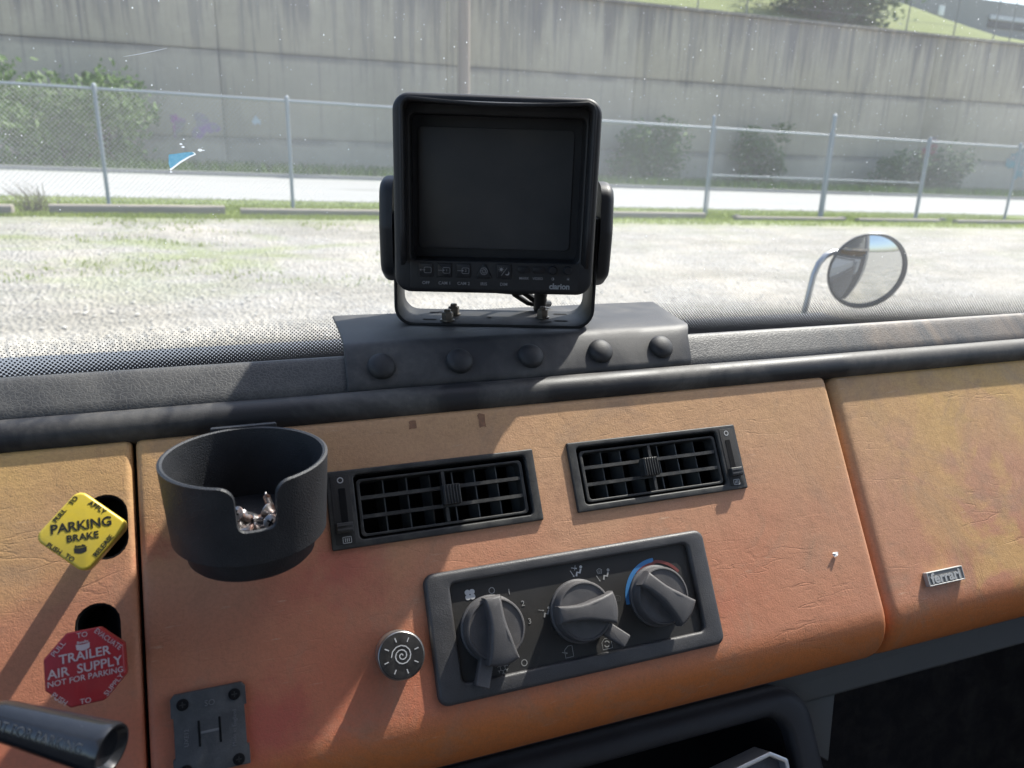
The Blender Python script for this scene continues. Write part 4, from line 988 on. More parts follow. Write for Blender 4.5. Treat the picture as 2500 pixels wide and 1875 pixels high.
# ------------------------------------------------------------------ air vents
def vent(label, cx_, cv, flip):
    root = thing('air_vent', label, 'air vent', D(cx_ * 1000, cv * 1000), 'dashboard air vents')
    W, H = 0.0722, 0.0252; s = -1 if flip else 1   # slider at local -x for s=1
    def fx(a): return a * s
    def rr(a, b, c, d, r, n=4): x0, x1 = sorted((fx(a), fx(c))); return rrect(x0, b, x1, d, r, n)
    out = rr(-W, -H, W, H, 0.0012); inn = rr(-0.0545, -0.0205, 0.0655, 0.0215, 0.003)
    m = MB(); m.frame(out, inn, 0.0001, 0.0022, 0.0009, -0.001, 0.0010); obj('frame', m, M_vent, root)
    m = MB(); m.frame(inset(inn, -0.0002), inset(inn, 0.0006), -0.036, -0.0006); m.poly(inset(inn, 0.0003), -0.034); obj('duct', m, M_void, root)
    # louvre cassette
    o2 = rr(-0.0530, -0.0190, 0.0630, 0.0185, 0.003); i2 = rr(-0.0508, -0.0172, 0.0606, 0.0168, 0.0025)
    m = MB(); m.frame(o2, i2, -0.012, 0.0002, 0.0005, None, 0.0005); obj('louvre_frame', m, M_vent, root)
    for yy in (0.0060, -0.0062):
        m = MB(); m.prism([(-0.0009, -0.005), (0.0009, -0.005), (0.0012, 0.004), (-0.0012, 0.004)], 0, 0.1118, 0); m.v = [(fx(-0.0510) + s * z, x + yy, y - 0.0045) for x, y, z in m.v]
        if s > 0: pass
        obj('slat', m, M_vent, root, 30)
    m = MB(); m.box((fx(0.0055), 0, -0.004), (0.0022, 0.034, 0.008)); obj('centre_bar', m, M_vent, root)
    M_v2 = M_vane
    for k in range(7):
        xx = -0.036 + 0.0160 * k
        if abs(xx - 0.0055) < 0.004: continue
        m = MB(); m.box((0, 0, 0), (0.0009, 0.0345, 0.014), Matrix.Rotation(R_(14), 3, 'Y')); obj('vane', m, M_v2, root, 0, T(fx(xx), 0, -0.0145))
    # ribbed thumb tab
    m = MB(); m.prism(rrect(-0.0062, -0.0068, 0.0062, 0.0068, 0.001, 3), -0.002, 0.0055, 0.001)
    tb = obj('thumb_tab', m, M_vent, root, 35, T(fx(0.0090), 0.0006, 0))
    for k in range(6): q = MB(); q.prism(rrect(-0.0004, -0.0066, 0.0004, 0.0066, 0.0003, 2), 0.0054, 0.0064, 0.0002); obj('rib', q, M_knob if False else M_vent, tb, 35, T(-0.005 + 0.002 * k, 0, 0))
    # shutter slider in its channel
    ch = rr(-0.0700, -0.0225, -0.0570, 0.0225, 0.001); chi = rr(-0.0648, -0.0120, -0.0605, 0.0135, 0.0006)
    m = MB(); m.prism(rr(-0.0695, -0.0222, -0.0572, 0.0222, 0.001), 0.0022, 0.0025, 0.0001); obj('slider_plate', m, M_face, root)
    m = MB(); m.prism(chi, 0.0025, 0.0027); obj('slider_slot', m, M_void, root)
    m = MB(); m.prism(rr(-0.0685, -0.0150, -0.0580, -0.0085, 0.0008), 0.0022, 0.0060, 0.0008)
    sl = obj('slider', m, M_vent, root)
    for k in range(2): q = MB(); q.box((fx(-0.0632), -0.0102 - 0.0026 * k, 0.0062), (0.0100, 0.0010, 0.0012)); obj('ridge', q, M_bezel, sl)
    m = MB(); m.ribbon(ngon(18, 0.0017, 0, fx(-0.0630), 0.0188), 0.0006, 0.0025, True); obj('symbol', m, M_iconw, root, 0)
    m = MB(); cxs, cys = fx(-0.0625), -0.0195
    m.ribbon(rrect(cxs - 0.0026, cys - 0.0019, cxs + 0.0026, cys + 0.0019, 0.0003, 2), 0.0004, 0.0026, True)
    for k in (-1, 0, 1): m.ribbon([(cxs + 0.0012 * k, cys - 0.0012), (cxs + 0.0012 * k, cys + 0.0012)], 0.0005, 0.0026)
    obj('symbol', m, M_iconw, root, 0)
    return root
vent('black rectangular air vent beside the cup holder, slider on its left', V1[0], V1[1], False)
vent('black rectangular air vent farther right, slider on its right', V2[0], V2[1], True)

# ------------------------------------------------------------------ climate control panel
cc = thing('climate_control_panel', 'grey heater control panel with three round rotary knobs', 'control panel', D(272, -52))
Oc = rrect(-0.1062, -0.0412, 0.1055, 0.0405, 0.007, 6); Ic = rrect(-0.0895, -0.0298, 0.0905, 0.0322, 0.004, 6)
mb = MB(); mb.frame(Oc, Ic, 0.0001, 0.0042, 0.0028, -0.010, 0.0020, 4); obj('bezel', mb, M_bezel, cc)
mb = MB(); mb.prism(inset(Ic, -0.0005), -0.0105, 0.0008, 0); obj('faceplate', mb, M_face, cc)
Zf = 0.0009
def icon(mk, x, y, mat=M_iconw, rot=-0.0, sc_=1.0):
    m = MB(); mk(m); o = obj('symbol', m, mat, cc, 0, T(x - 0.272, y + 0.052, Zf) @ RZ(rot) @ Matrix.Scale(sc_, 4)); return o
def i_fan(m):
    for k in range(4):
        a = R_(45 + 90 * k); cx_, cy2 = 0.0021 * math.cos(a), 0.0021 * math.sin(a)
        m.poly([(cx_ + 0.0017 * math.cos(b) * 1.05, cy2 + 0.0017 * math.sin(b)) for b in [2 * math.pi * i / 14 for i in range(14)]], 0.0001 + 0.00002 * k)
def i_o(m): m.ribbon(ngon(20, 0.0019), 0.0005, closed=True)
def i_seat(m, ox=0.0):
    m.poly(ngon(10, 0.0010, 0, ox + 0.0028, 0.0026), 0.0001)
    m.ribbon([(ox + 0.0025, 0.0014), (ox + 0.0014, -0.0010), (ox - 0.0006, -0.0004), (ox - 0.0014, -0.0028)], 0.0012)
def arrow(m, a, b, wd=0.0004, hd=0.0011):
    m.ribbon([a, b], wd); d = Vector((b[0] - a[0], b[1] - a[1])).normalized(); n_ = Vector((-d.y, d.x)); e = Vector(b)
    m.poly([tuple(e + d * hd), tuple(e + n_ * hd * .6), tuple(e - n_ * hd * .6)], 0.00012)
def i_face(m): i_seat(m, 0.0006); arrow(m, (-0.0042, 0.0026), (-0.0012, 0.0018))
def i_mid(m): i_seat(m, 0.0012); arrow(m, (-0.0030, 0.0030), (0.0002, 0.0022)); arrow(m, (-0.0040, 0.0014), (-0.0022, -0.0022)); m.ribbon([(0.0002, 0.0042), (-0.0008, 0.0010)], 0.0003)
def i_def(m):
    i_seat(m, 0.0016)
    m.ribbon([(-0.0036, 0.0036), (-0.0018, 0.0044), (0.0000, 0.0036), (-0.0006, 0.0012), (-0.0018, 0.0016), (-0.0030, 0.0012)], 0.0004, closed=True)
    for k in (-1, 0, 1): m.ribbon([(-0.0018 + 0.0009 * k, 0.0018), (-0.0018 + 0.0009 * k, 0.0036)], 0.00025)
    arrow(m, (-0.0044, 0.0004), (-0.0028, -0.0026))
def i_ws(m): m.ribbon([(-0.0026, 0.0014), (0, 0.0024), (0.0026, 0.0014), (0.0018, -0.0018), (0, -0.0012), (-0.0018, -0.0018)], 0.0004, closed=True); [m.ribbon([(0.001 * k, -0.0008), (0.001 * k, 0.0012)], 0.00025) for k in (-1, 0, 1)]
def i_fresh(m): m.ribbon([(-0.0022, -0.0036), (0.0036, -0.0036), (0.0036, 0.0036), (0.0006, 0.0036), (-0.0022, 0.0014)], 0.0004, closed=True); arrow(m, (-0.0042, 0.0004), (-0.0012, -0.0006))
def i_rec(m):
    m.ribbon([(-0.0036, -0.0032), (0.0036, -0.0032), (0.0036, 0.0014), (0.0020, 0.0036), (-0.0014, 0.0036), (-0.0036, 0.0014)], 0.0004, closed=True)
    for s in (0, 180): m.ribbon([(0.0019 * math.cos(R_(a + s)), 0.0019 * math.sin(R_(a + s))) for a in range(15, 146, 15)], 0.0007)
def i_snow(m):
    for k in range(6):
        a = R_(60 * k + 30); d = Vector((math.cos(a), math.sin(a))); p = Vector((-d.y, d.x))
        m.ribbon([tuple(d * 0.0016), tuple(d * 0.0036)], 0.0004); e = d * 0.0028
        m.ribbon([tuple(e + d * .0008 + p * .0010), tuple(e), tuple(e + d * .0008 - p * .0010)], 0.0003)
    m.ribbon(ngon(6, 0.0018, 30), 0.0004, closed=True)
icon(i_fan, 0.1959, -0.0287, M_iconw, 0, 1.05); icon(i_o, 0.2110, -0.0286, M_icond); icon(i_snow, 0.2107, -0.0778, M_icond); icon(i_o, 0.2258, -0.0774, M_icond)
icon(i_face, 0.2455, -0.0490, M_icond); icon(i_mid, 0.2730, -0.0262, M_iconw, 0, 1.05); icon(i_def, 0.2925, -0.0316, M_icond, 0, 1.1); icon(i_ws, 0.3003, -0.0491, plain('worn_icon', (0.07, 0.07, 0.07), 0.6))
icon(i_fresh, 0.2573, -0.0765, M_icond); icon(i_rec, 0.2865, -0.0768, M_icond)
for s, x, y in (('1', 0.2228, -0.0315), ('2', 0.2312, -0.0405), ('3', 0.2340, -0.0525)): text(s, 0.0050, M_icond, cc, x - 0.272, y + 0.052, Zf + 0.0001, 0, 'lettering', 0.00003)
m = MB(); ca = (0.3330 - 0.272, -0.0525 + 0.052)
m.ribbon([(ca[0] + 0.0250 * math.cos(R_(a)), ca[1] + 0.0250 * math.sin(R_(a))) for a in range(88, 190, 6)], 0.0030, Zf); obj('cold_mark', m, M_blue, cc, 0)
m = MB(); m.ribbon([(ca[0] + 0.0225 * math.cos(R_(a)), ca[1] + 0.0225 * math.sin(R_(a))) for a in range(128, 86, -6)] + [(ca[0] + 0.0238 * math.cos(R_(a)), ca[1] + 0.0238 * math.sin(R_(a))) for a in range(84, 30, -6)], 0.0022, Zf + 0.0001); obj('hot_mark', m, M_redp, cc, 0)
def rotary(x, y, ang, lever):
    root_p = MB()
    root_p.lathe([(0.0212, 0), (0.0212, 0.0025), (0.0200, 0.0032), (0.0198, 0.0110), (0.0190, 0.0122), (0.0182, 0.0124), (0.0176, 0.0116), (0.001, 0.0114)], 48)
    k = obj('knob', root_p, M_knob, cc, 35, T(x - 0.272, y + 0.052, Zf - 0.0002) @ RZ(ang - 90))
    pl = []
    for f in range(9):                                            # narrow nose up, flared tail down
        t_ = f / 8; yy = 0.0205 - 0.0405 * t_; hw = 0.0058 + 0.0055 * max(0, (t_ - 0.35) / 0.65) ** 1.7 * 0.9 - 0.0008 * math.sin(math.pi * min(1, t_ * 1.6)); pl.append((-hw, yy))
    poly = pl + [(0.0056 * math.cos(R_(a)) * 2.0, -0.0200 - 0.0022 * math.sin(R_(a - 180))) for a in ()] + [(-x_, y_) for x_, y_ in reversed(pl)]
    poly = [(a, b - (0.0022 * (1 - (a / 0.0113) ** 2) if b < -0.0199 else 0)) for a, b in poly]
    m = MB(); q = pl[:]; tail = [(-0.0107 + 0.0214 * i / 8, -0.0200 - 0.0026 * (1 - (2 * i / 8 - 1) ** 2)) for i in range(1, 8)]
    poly = q + tail + [(-a, b) for a, b in reversed(q)]
    m.prism(poly, 0.009, 0.0205, 0.0022, 4)
    m.v = [(a, b, c - (0.0035 * (abs(b + 0.001) / 0.021) ** 2 if c > 0.015 else 0)) for a, b, c in m.v]
    obj('pointer', m, M_knob, k, 40)
    if lever is not None:
        m = MB(); m.prism(rrect(-0.0047, -0.036, 0.0047, -0.014, 0.0012, 3), 0.002, 0.0075, 0.0012)
        m.v = [(a, b, c + (0.006 * max(0, (-b - 0.022) / 0.014))) for a, b, c in m.v]
        obj('lever', m, M_knob, cc, 35, T(x - 0.272, y + 0.052, Zf) @ RZ(lever))
rotary(0.2070, -0.0520, 92, -24)
rotary(0.2700, -0.0520, 178, 47)
rotary(0.3305, -0.0520, 135, None)

# ------------------------------------------------------------------ lighter style push button
lt = thing('push_button', 'round dark push button with a spiral sun symbol', 'push button', D(144.5, -56.5))
mb = MB(); mb.lathe([(0.0135, 0.0), (0.0135, 0.0085), (0.0128, 0.0095)], 40, org=(-0.0004, 0.0012, 0), cap1=False); obj('sleeve', mb, NT('worn_steel_sleeve').set((0.55, 0.53, 0.49), 0.33, None, 0.9), lt)
mb = MB(); mb.lathe([(0.0125, 0.0095), (0.0144, 0.0100), (0.0147, 0.0112), (0.0147, 0.0128), (0.0142, 0.0138), (0.0137, 0.0141)], 48, cap1=False); obj('rim', mb, NT('worn_dark_chrome').set((0.30, 0.29, 0.28), 0.3, None, 0.9), lt)
mb = MB(); mb.lathe([(0.0138, 0.0138), (0.0134, 0.0142), (0.0100, 0.0146), (0.0004, 0.0148)], 48); obj('face', mb, plastic('glossy_button_face', (0.020, 0.019, 0.019), (0.07, 0.065, 0.06), 0.28, 900, 0.1, 120, 0.8, 0.55), lt)
mb = MB(); mb.ribbon([(0.0003 * 1 + (0.0003 + 0.00021 * k) * math.cos(R_(30 * k)), (0.0003 + 0.00021 * k) * math.sin(R_(30 * k))) for k in range(31)], 0.0006, 0.0148)
for k in range(8):
    a = R_(45 * k + 15); mb.ribbon([(0.0085 * math.cos(a), 0.0085 * math.sin(a)), (0.0112 * math.cos(a), 0.0112 * math.sin(a))], 0.0006, 0.0148)
obj('symbol', mb, M_iconw, lt, 0)

# ------------------------------------------------------------------ brake knobs
def brand_mark(parent, x, y, z, mat, mat2, s=1.0):
    m = MB(); top = [(x + s * (-0.0032 + 0.0064 * k / 8), y + s * (0.0006 - 0.0005 * math.sin(math.pi * k / 8))) for k in range(9)]
    bot = [(x + s * (0.0030 - 0.0060 * k / 8), y - s * (0.0020 + 0.0009 * math.sin(math.pi * k / 8))) for k in range(9)]
    m.poly((top + bot)[::-1], z); obj('emblem', m, mat, parent, 0)
    text('Bendix', 0.0019 * s, mat, parent, x, y + 0.0013 * s, z, 0, 'lettering', 0.00005)
kn = thing('parking_brake_knob', 'yellow diamond pull knob reading PARKING BRAKE', 'brake knob', D(-19.5, 40.2, 44, 2.0))
sq = round_poly([(0.0225, 0), (0, 0.0225), (-0.0225, 0), (0, -0.0225)], 0.0048, 6)
mb = MB(); mb.prism(sq, -0.0085, 0.0, 0.0014, 4); obj('cap', mb, M_yellow, kn)
mb = MB(); mb.tube([(0.004, 0.004, -0.066), (0.001, 0.001, -0.02), (0, 0, -0.008)], [0.006, 0.006, 0.0075], 16); obj('stem', mb, M_steelblk, kn)
zt = 0.0001
text('PARKING', 0.0069, M_inkblk, kn, 0.0, 0.0028, zt, 0, 'lettering', 0.00014)
text('BRAKE', 0.0051, M_inkblk, kn, 0.0002, -0.0033, zt, 0, 'lettering', 0.00008)
for w_, x_, y_, a_ in (('PULL', -0.0096, 0.0098, 47), ('TO', -0.0028, 0.0166, 47), ('APPLY', 0.0080, 0.0112, -43), ('PUSH', -0.0132, -0.0070, -43), ('TO', -0.0064, -0.0130, -43), ('RELEASE', 0.0096, -0.0096, 46)):
    text(w_, 0.0035, M_inkblk, kn, x_, y_, zt, a_, 'lettering', 0.00005)
brand_mark(kn, -0.0012, -0.0090, zt, M_inkblk, M_yellow, 0.95)
kr = thing('trailer_air_knob', 'red octagonal pull knob reading TRAILER AIR SUPPLY', 'brake knob', D(-20.6, -28.6, 41, 2.0))
oc = round_poly(ngon(8, 0.0198, 22.5), 0.0016, 4)
mb = MB(); mb.prism(oc, -0.0085, 0.0, 0.0012, 4); obj('cap', mb, M_red, kr)
mb = MB(); mb.tube([(0.001, 0.004, -0.062), (0, 0.002, -0.02), (0, 0, -0.008)], [0.006, 0.006, 0.0075], 16); obj('stem', mb, M_steelblk, kr)
text('TRAILER', 0.0063, M_inkwht, kr, 0.0004, 0.0056, zt, 0, 'lettering', 0.0001)
text('AIR  SUPPLY', 0.0063, M_inkwht, kr, 0.0002, -0.0006, zt, 0, 'lettering', 0.00008)
text('NOT FOR PARKING', 0.0039, M_inkwht, kr, 0.0002, -0.0052, zt, 0, 'lettering', 0.00003)
text('TO', 0.0036, M_inkwht, kr, -0.0002, 0.0158, zt, 0); text('PULL', 0.0036, M_inkwht, kr, -0.0112, 0.0112, zt, 45); text('EVACUATE', 0.0036, M_inkwht, kr, 0.0114, 0.0112, zt, -46, sx=0.9)
text('PUSH', 0.0036, M_inkwht, kr, -0.0122, -0.0130, zt, -45); text('TO', 0.0036, M_inkwht, kr, -0.0006, -0.0166, zt, 0); text('SUPPLY', 0.0036, M_inkwht, kr, 0.0126, -0.0118, zt, 45)
brand_mark(kr, -0.0002, 0.0110, zt, M_inkwht, M_red, 1.0)

# ------------------------------------------------------------------ shift pattern plate
sp = thing('shift_plate', 'scratched grey square plate with an H pattern and four screws', 'plate', D(34, -77, 0, 0))
pl = [(-0.0200, 0.0205), (-0.0200, 0.0105), (-0.0188, 0.0102), (-0.0188, -0.0110), (-0.0200, -0.0113), (-0.0200, -0.0215), (0.0200, -0.0215), (0.0200, -0.0113), (0.0188, -0.0110), (0.0188, 0.0102), (0.0200, 0.0105), (0.0200, 0.0205)]
pl = [(-0.0180, 0.0228), *pl, (0.0180, 0.0228)]
mb = MB(); mb.prism(pl, 0.0003, 0.0050, 0.0006, 2); obj('plate', mb, M_shift, sp)
for x in (-0.0058, 0.0052):
    m = MB(); m.prism(rrect(x - 0.0006, -0.0070, x + 0.0006, 0.0068, 0.0004, 2), 0.0050, 0.0052); obj('slot', m, M_void, sp)
m = MB(); m.prism(rrect(-0.0050, -0.0006, 0.0045, 0.0008, 0.0003, 2), 0.0050, 0.0054, 0.0002); obj('crossbar', m, M_relief, sp)
for x, y in ((-0.0136, 0.0168), (0.0140, 0.0170), (0.0140, -0.0180), (-0.0136, -0.0180)):
    m = MB(); m.lathe([(0.0032, 0.0048), (0.0032, 0.0054), (0.0027, 0.0058), (0.0003, 0.0058)], 24); s = obj('screw', m, M_void, sp, 35, T(x, y, 0))
    q = MB(); q.box((0, 0, 0.0059), (0.0032, 0.0006, 0.0003)); q.box((0, 0, 0.00591), (0.0006, 0.0032, 0.0003)); obj('cross_slot', q, M_face, s, 0)
text('Made in England', 0.0030, M_relief, sp, 0.0128, -0.0010, 0.0051, 86); text('SO', 0.0045, M_relief, sp, 0.0006, 0.0150, 0.0051, 0); text('UXE12', 0.0032, M_relief, sp, -0.0124, -0.0010, 0.0051, 87)

# ------------------------------------------------------------------ badge, paper scrap
bd = thing('nameplate_badge', 'small grey metal badge reading ferrari on the right dash panel', 'badge', D(597.5, -81, -3.5))
mb = MB(); mb.frame(rrect(-0.0196, -0.0056, 0.0196, 0.0056, 0.0004, 2), rrect(-0.0187, -0.0047, 0.0187, 0.0047, 0.0003, 2), 0.0002, 0.0042, 0.0003); obj('rim', mb, M_zinc, bd)
mb = MB(); mb.prism(rrect(-0.0190, -0.0050, 0.0190, 0.0050, 0.0003, 2), 0.0002, 0.0036); obj('plate', mb, M_badgebk, bd)
text('ferrari', 0.0112, M_zinc, bd, 0.0, -0.0002, 0.0037, 0, 'lettering', 0.00035, 1.0, 1.12, 0.0005)
mb = MB(); rq = random.Random(9); pts = [(0.004 * math.cos(a) * rq.uniform(.5, 1.1), 0.0024 * math.sin(a) * rq.uniform(.5, 1.2), rq.uniform(0.0003, 0.003)) for a in [2 * math.pi * k / 9 for k in range(9)]]
mb.add(pts + [(0, 0, 0.002), (0.001, 0.001, 0.0004)], [(9, k, (k + 1) % 9) for k in range(9)] + [(10, (k + 1) % 9, k) for k in range(9)])
o = obj('paper_scrap', mb, M_white, None, 0); o.matrix_world = D(492.5, -47, 0.3); tag(o, 'tiny crumpled white paper scrap on the orange dash', 'paper scrap')

# ------------------------------------------------------------------ cup holder with screws
CR, CZ = 0.0495, 0
cup = thing('cup_holder', 'dark cup holder with a notch in its front, holding screws', 'cup holder', T(-0.0035, 0.4075, 2.0345) @ Matrix.Scale(0.9, 4))
def rimz(s):            # rim height as a function of arc distance from the notch centre
    a = abs(s); d = 0.0285
    if a < 0.0065: return -d
    if a < 0.0115: q = (a - 0.0065) / 0.005; return -d + 0.005 * (1 - math.sqrt(max(0, 1 - q * q)))
    if a < 0.0118: return -0.0225 + (a - 0.0115) / 0.0003 * 0.014
    if a < 0.0205: q = (a - 0.0118) / 0.0087; return -0.0085 + 0.0085 * math.sqrt(max(0, 1 - (1 - q) ** 2))
    return 0.0
th0 = R_(-90 + 5); ths = []
k = -math.pi
marks = sorted(set([round(i * math.pi / 60, 5) for i in range(-60, 60)] + [round(s * v / CR, 5) for v in (0.003, 0.0065, 0.0078, 0.009, 0.010, 0.0108, 0.01145, 0.0116, 0.0118, 0.0121, 0.0127, 0.0135, 0.0145, 0.016, 0.018, 0.0205) for s in (-1, 1)]))
mb = MB(); rows_o = 8; n = len(marks); TH = 0.0030; HU = 0.050
for a in marks:
    s = a * CR; zt_ = rimz(s); A = th0 + a; c_, s_ = math.cos(A), math.sin(A)
    def rr_(z): return CR - 0.0030 * (-z / HU)
    col_ = []
    for j in range(6): z = -HU + (zt_ + HU) * j / 5; col_.append((rr_(z), z))
    col_.append((rr_(zt_) - TH * 0.5, zt_ + 0.0006)); 
    for j in range(6): z = zt_ + (-0.0475 - zt_) * j / 5; col_.append((rr_(z) - TH, z))
    for r, z in col_: mb.v.append((r * c_, r * s_, z))
m_ = 13
for i in range(n):
    l = (i + 1) % n
    for j in range(m_ - 1): mb.f.append((i * m_ + j, l * m_ + j, l * m_ + j + 1, i * m_ + j + 1))
mb.f.append(tuple(i * m_ + m_ - 1 for i in range(n)))
obj('cup', mb, M_cup, cup, 40)
mb = MB(); mb.lathe([(0.0400, -0.0500), (0.0390, -0.0485)], 4, cap0=False, cap1=False); mb = MB()
mb.lathe([(CR - 0.0032, -0.0495), (CR - 0.0036, -0.0508), (CR - 0.0060, -0.0520), (0.0405, -0.0524), (0.0400, -0.0540), (0.0385, -0.0640), (0.0365, -0.0662), (0.0330, -0.0668), (0.001, -0.0668)], 72, cap0=False); obj('base', mb, M_cup, cup, 35)
mb = MB(); mb.prism(rrect(-0.0205, -0.055, 0.0215, 0.0016, 0.001, 2), 0, 0.003, 0.0005); mb.xform(T(0, CR + 0.0010, 0) @ Matrix.Rotation(R_(90), 4, 'X') ); obj('back_plate', mb, M_cup, cup)
mb = MB(); mb.box((0, CR + 0.012, -0.014), (0.03, 0.026, 0.012)); obj('hook', mb, M_cup, cup)
scr = None
screws = [((-0.0095, -0.0240, -0.0270), 52, -38, 8), ((0.0070, -0.0200, -0.0290), -35, -18, 60), ((-0.0015, -0.0320, -0.0362), 165, 10, 10), ((0.0098, -0.0330, -0.0310), 75, -22, 30), ((0.0150, -0.0290, -0.0300), 80, -14, 5), ((0.0030, -0.0390, -0.0395), 120, 6, 0),
          ((-0.0060, -0.0365, -0.0400), 200, 4, 0), ((0.0005, -0.0240, -0.0385), 10, 4, 0), ((0.0120, -0.0220, -0.0340), 280, 18, 0), ((-0.0120, -0.0180, -0.0385), 130, 8, 0)]
slabels = ['rusty screw standing head up at the left of the notch', 'rusty screw at the right rear of the pile, head half hidden', 'screw with a cross recess facing out, centre of the notch', 'screw lying with its shiny cone head right of centre',
           'screw seen head on against the right notch edge', 'pale dusty screw lowest in the notch', 'screw lying with its thread to the left notch edge', 'brown threaded screw in the middle of the pile', 'dark screw deep behind the shiny cone head', 'screw at the back left of the pile in shade']
rs = random.Random(21)
for k in range(16):
    a = rs.uniform(-2.2, -0.8); q = rs.uniform(0.010, 0.036); lay = k // 6
    screws.append(((q * math.cos(a), q * math.sin(a), -0.0445 + 0.0045 * lay), rs.uniform(0, 360), rs.uniform(-6, 8), 0)); slabels.append('dull screw buried low in the pile at the bottom of the cup')
for k, (p, az, el, roll) in enumerate(screws):
    if scr is None:
        scr = thing('loose_screw', slabels[0], 'screw', None, 'loose screws in the cup holder')
        m = MB(); m.lathe([(0.0003, -0.0009), (0.0010, -0.0004), (0.0040, 0.0), (0.0042, 0.0005), (0.0038, 0.0011), (0.0021, 0.0032), (0.0018, 0.0045)], 24, cap1=False); obj('head', m, M_screw, scr)
        m = MB(); prof = [(0.0016, 0.0044)]
        for i in range(12): z = 0.0055 + 0.00125 * i; rr2 = 0.0021 if i < 10 else 0.0021 - 0.0007 * (i - 9); prof += [(0.0013 if i < 10 else 0.0008, z), (rr2, z + 0.0005), (0.0013 if i < 10 else 0.0008, z + 0.001)]
        prof.append((0.0002, 0.0215)); m.lathe(prof, 12); obj('shank', m, M_screw, scr, 30)
        m = MB(); m.box((0, 0, -0.00085), (0.0042, 0.0010, 0.0006)); m.box((0, 0, -0.00086), (0.0010, 0.0042, 0.0006)); obj('cross_recess', m, M_void, scr, 0)
        o = scr
    else: o = copy_tree(scr)
    o['label'] = slabels[k]
    if math.hypot(p[0] + 0.0215 * math.cos(R_(az)) * math.cos(R_(el)), p[1] + 0.0215 * math.sin(R_(az)) * math.cos(R_(el))) > 0.040: az += 180
    o.matrix_world = T(-0.0035 + (p[0] + 0.002) * 0.9, 0.4075 + p[1] * 0.9, 2.0345 + p[2] * 0.9) @ RZ(az) @ Matrix.Rotation(R_(90 - el), 4, 'Y') @ RZ(roll)

# ------------------------------------------------------------------ black lever handle, near left
A = Vector((-0.1150, 0.3330, 1.9500)); B = Vector((-0.0672, 0.3035, 1.9458)); ax = (B - A).normalized(); L = (B - A).length
e1 = ax.orthogonal().normalized(); e1 = (Vector((0, -0.5, 0.86)) - ax * ax.dot(Vector((0, -0.5, 0.86)))).normalized(); e2 = ax.cross(e1)
lev = thing('lever_handle', 'glossy black tapered lever handle at the lower left corner', 'lever', basis(e1, e2, ax, A))
mb = MB(); mb.lathe([(0.0062, -0.004), (0.0080, -0.001), (0.0085, 0.003), (0.0110, L - 0.004), (0.0112, L - 0.0015), (0.0107, L + 0.0004), (0.0097, L + 0.0004), (0.0090, L - 0.0008), (0.0075, L - 0.0026), (0.004, L - 0.0034), (0.0005, L - 0.0036)], 40); obj('grip', mb, M_handle, lev)
mb = MB(); mb.tube([(0, 0, -0.12), (0, 0, -0.002)], 0.0058, 16); obj('rod', mb, M_handle, lev)
tt = text('NOT FOR PARKING', 0.0062, plain('worn_relief_letters', (0.17, 0.175, 0.185), 0.4), lev, 0, 0, 0)
me = tt.data                                                        # wrap the letters round the taper
for v_ in me.vertices:
    s, h = v_.co.x, v_.co.y; zz = L * 0.44 + s * 0.92; rad = 0.0085 + 0.0026 * zz / L + 0.00022; a = -h / rad + R_(30)
    v_.co = (rad * math.cos(a), rad * math.sin(a), zz)
tt.matrix_local = Matrix.Identity(4)

# ------------------------------------------------------------------ below the dash
ud = thing('lower_trim', 'grey trim strip below the right end of the dashboard', 'trim strip', DM)
mb = MB(); mb.prism(rrect(0.10, -0.1660, 1.35, -0.120, 0.003, 3), -0.085, -0.070, 0.003); obj('strip', mb, M_trim, ud)
bn = thing('storage_bin', 'black rounded storage bin mouth under the dashboard', 'bin', DM @ T(0, 0, -0.050))
Ob = rrect(0.02, -0.330, 0.480, -0.1440, 0.030, 8); Ib = rrect(0.05, -0.310, 0.452, -0.1640, 0.018, 8)
sk = lambda P: [(x, y + (0.0 if True else 0)) for x, y in P]
mb = MB(); mb.frame(sk(Ob), sk(Ib), -0.03, 0.0, 0.012, -0.03, 0.006, 5); obj('rim', mb, M_bin, bn)
mb = MB(); mb.frame(inset(Ib, -0.001), inset(Ib, 0.002), -0.14, -0.012); mb.poly(Ib, -0.135); obj('liner', mb, M_void, bn)
fp = thing('support_fin', 'grey wedge shaped bracket hanging right of the black bin', 'bracket', DM @ T(0, 0, -0.080))
mb = MB(); mb.prism([(0.470, -0.150), (0.534, -0.150), (0.5035, -0.2165), (0.489, -0.206), (0.487, -0.180)][::-1], -0.004, 0.0, 0.001); obj('blade', mb, M_trim, fp)
mt = thing('metal_bracket', 'bright metal bracket edge inside the black bin at the bottom', 'bracket', DM @ T(0, 0, -0.038))
mb = MB(); pth = [(0.372, -0.1895), (0.4215, -0.1830), (0.4360, -0.1915), (0.4355, -0.215), (0.372, -0.222)]
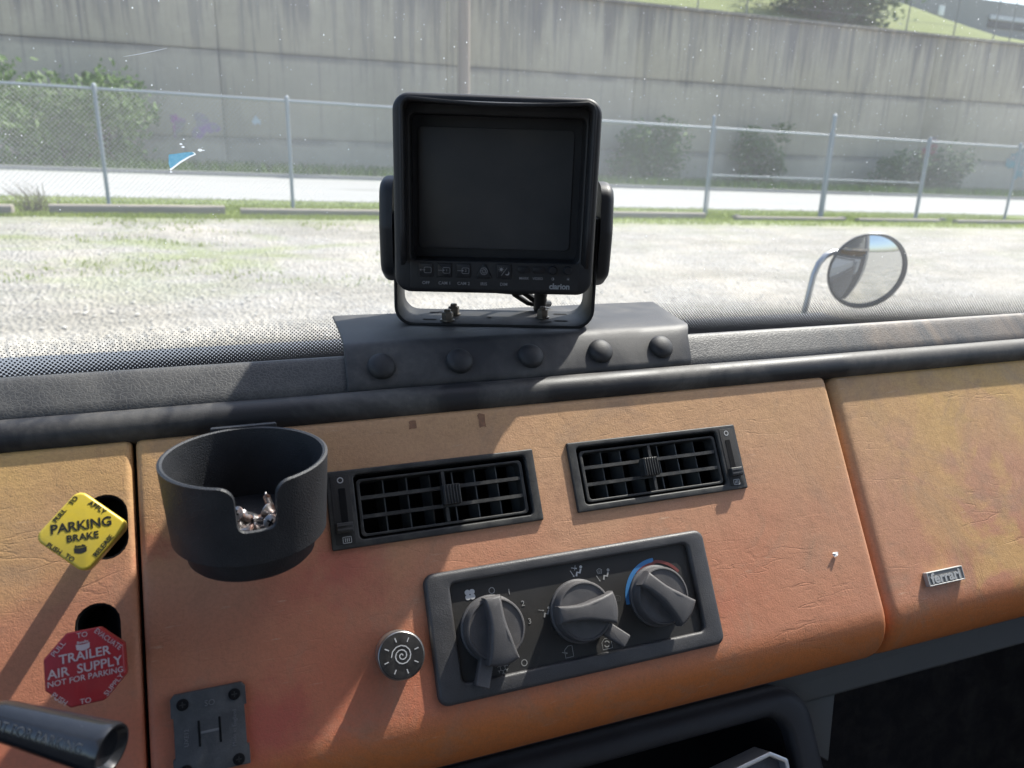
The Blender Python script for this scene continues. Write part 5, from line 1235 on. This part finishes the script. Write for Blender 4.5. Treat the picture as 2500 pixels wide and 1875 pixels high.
pth = pth[::-1]; mb.frame(round_poly(pth, 0.003, 3), round_poly(inset(pth, 0.0035), 0.002, 3), -0.02, 0.0, 0.0008); obj('rim', mb, M_alu, mt)
mb = MB(); mb.poly(inset(pth, 0.003), -0.008); obj('pad', mb, plastic('grey_fabric', (0.10, 0.10, 0.11), (0.2, 0.2, 0.2), 0.9, 900, 0.5, 90, 0.5), mt)

# ------------------------------------------------------------------ rest of the cab around the viewer
cab = thing('truck_cab', 'dark truck cab shell around the dashboard', 'truck cab', T(0, 0, 0))
mb = MB(); mb.box((0.35, 0.64, 1.35), (1.9, 0.03, 1.15)); obj('firewall', mb, M_dark, cab)
mb = MB(); mb.box((0.35, -0.15, 0.90), (1.9, 1.6, 0.04)); obj('floor', mb, M_dark, cab)
mb = MB(); mb.box((0.35, -0.90, 1.90), (1.9, 0.05, 2.0)); obj('rear_wall', mb, M_cab, cab)
for s, x in ((-1, -0.62), (1, 1.285)):
    mb = MB(); mb.box((x, -0.15, 1.43), (0.05, 1.55, 1.06)); obj('door', mb, M_paint, cab)
    mb = MB(); mb.tube([(x, gy(max(-0.56, min(1.26, x))) - 0.02, 1.95), (x, gy(max(-0.56, min(1.26, x))) - 0.02 - LEAN * 0.95, 2.95)], 0.03, 8); obj('pillar', mb, M_paint, cab)
mb = MB(); mb.box((0.35, -0.36, 2.98), (1.9, 1.12, 0.05)); obj('roof', mb, M_cab, cab)  # out of view; added to cut the sky light reaching the dash
mb = MB(); mb.box((0.86, 0.60, 1.45), (0.78, 0.02, 0.62), Matrix.Rotation(R_(-12), 3, 'X')); obj('kick_panel', mb, plastic('dark_carpet', (0.030, 0.030, 0.033), (0.075, 0.073, 0.070), 0.95, 600, 0.9, 24, 0.9, 0.1, 0.002), cab)
mb = MB(); mb.tube([(0.55, 0.50, 1.70), (0.66, 0.545, 1.62), (0.80, 0.555, 1.60), (0.98, 0.55, 1.64), (1.2, 0.53, 1.72)], 0.007, 8); obj('wiring', mb, plain('wiring_loom', (0.05, 0.05, 0.052), 0.5), cab)
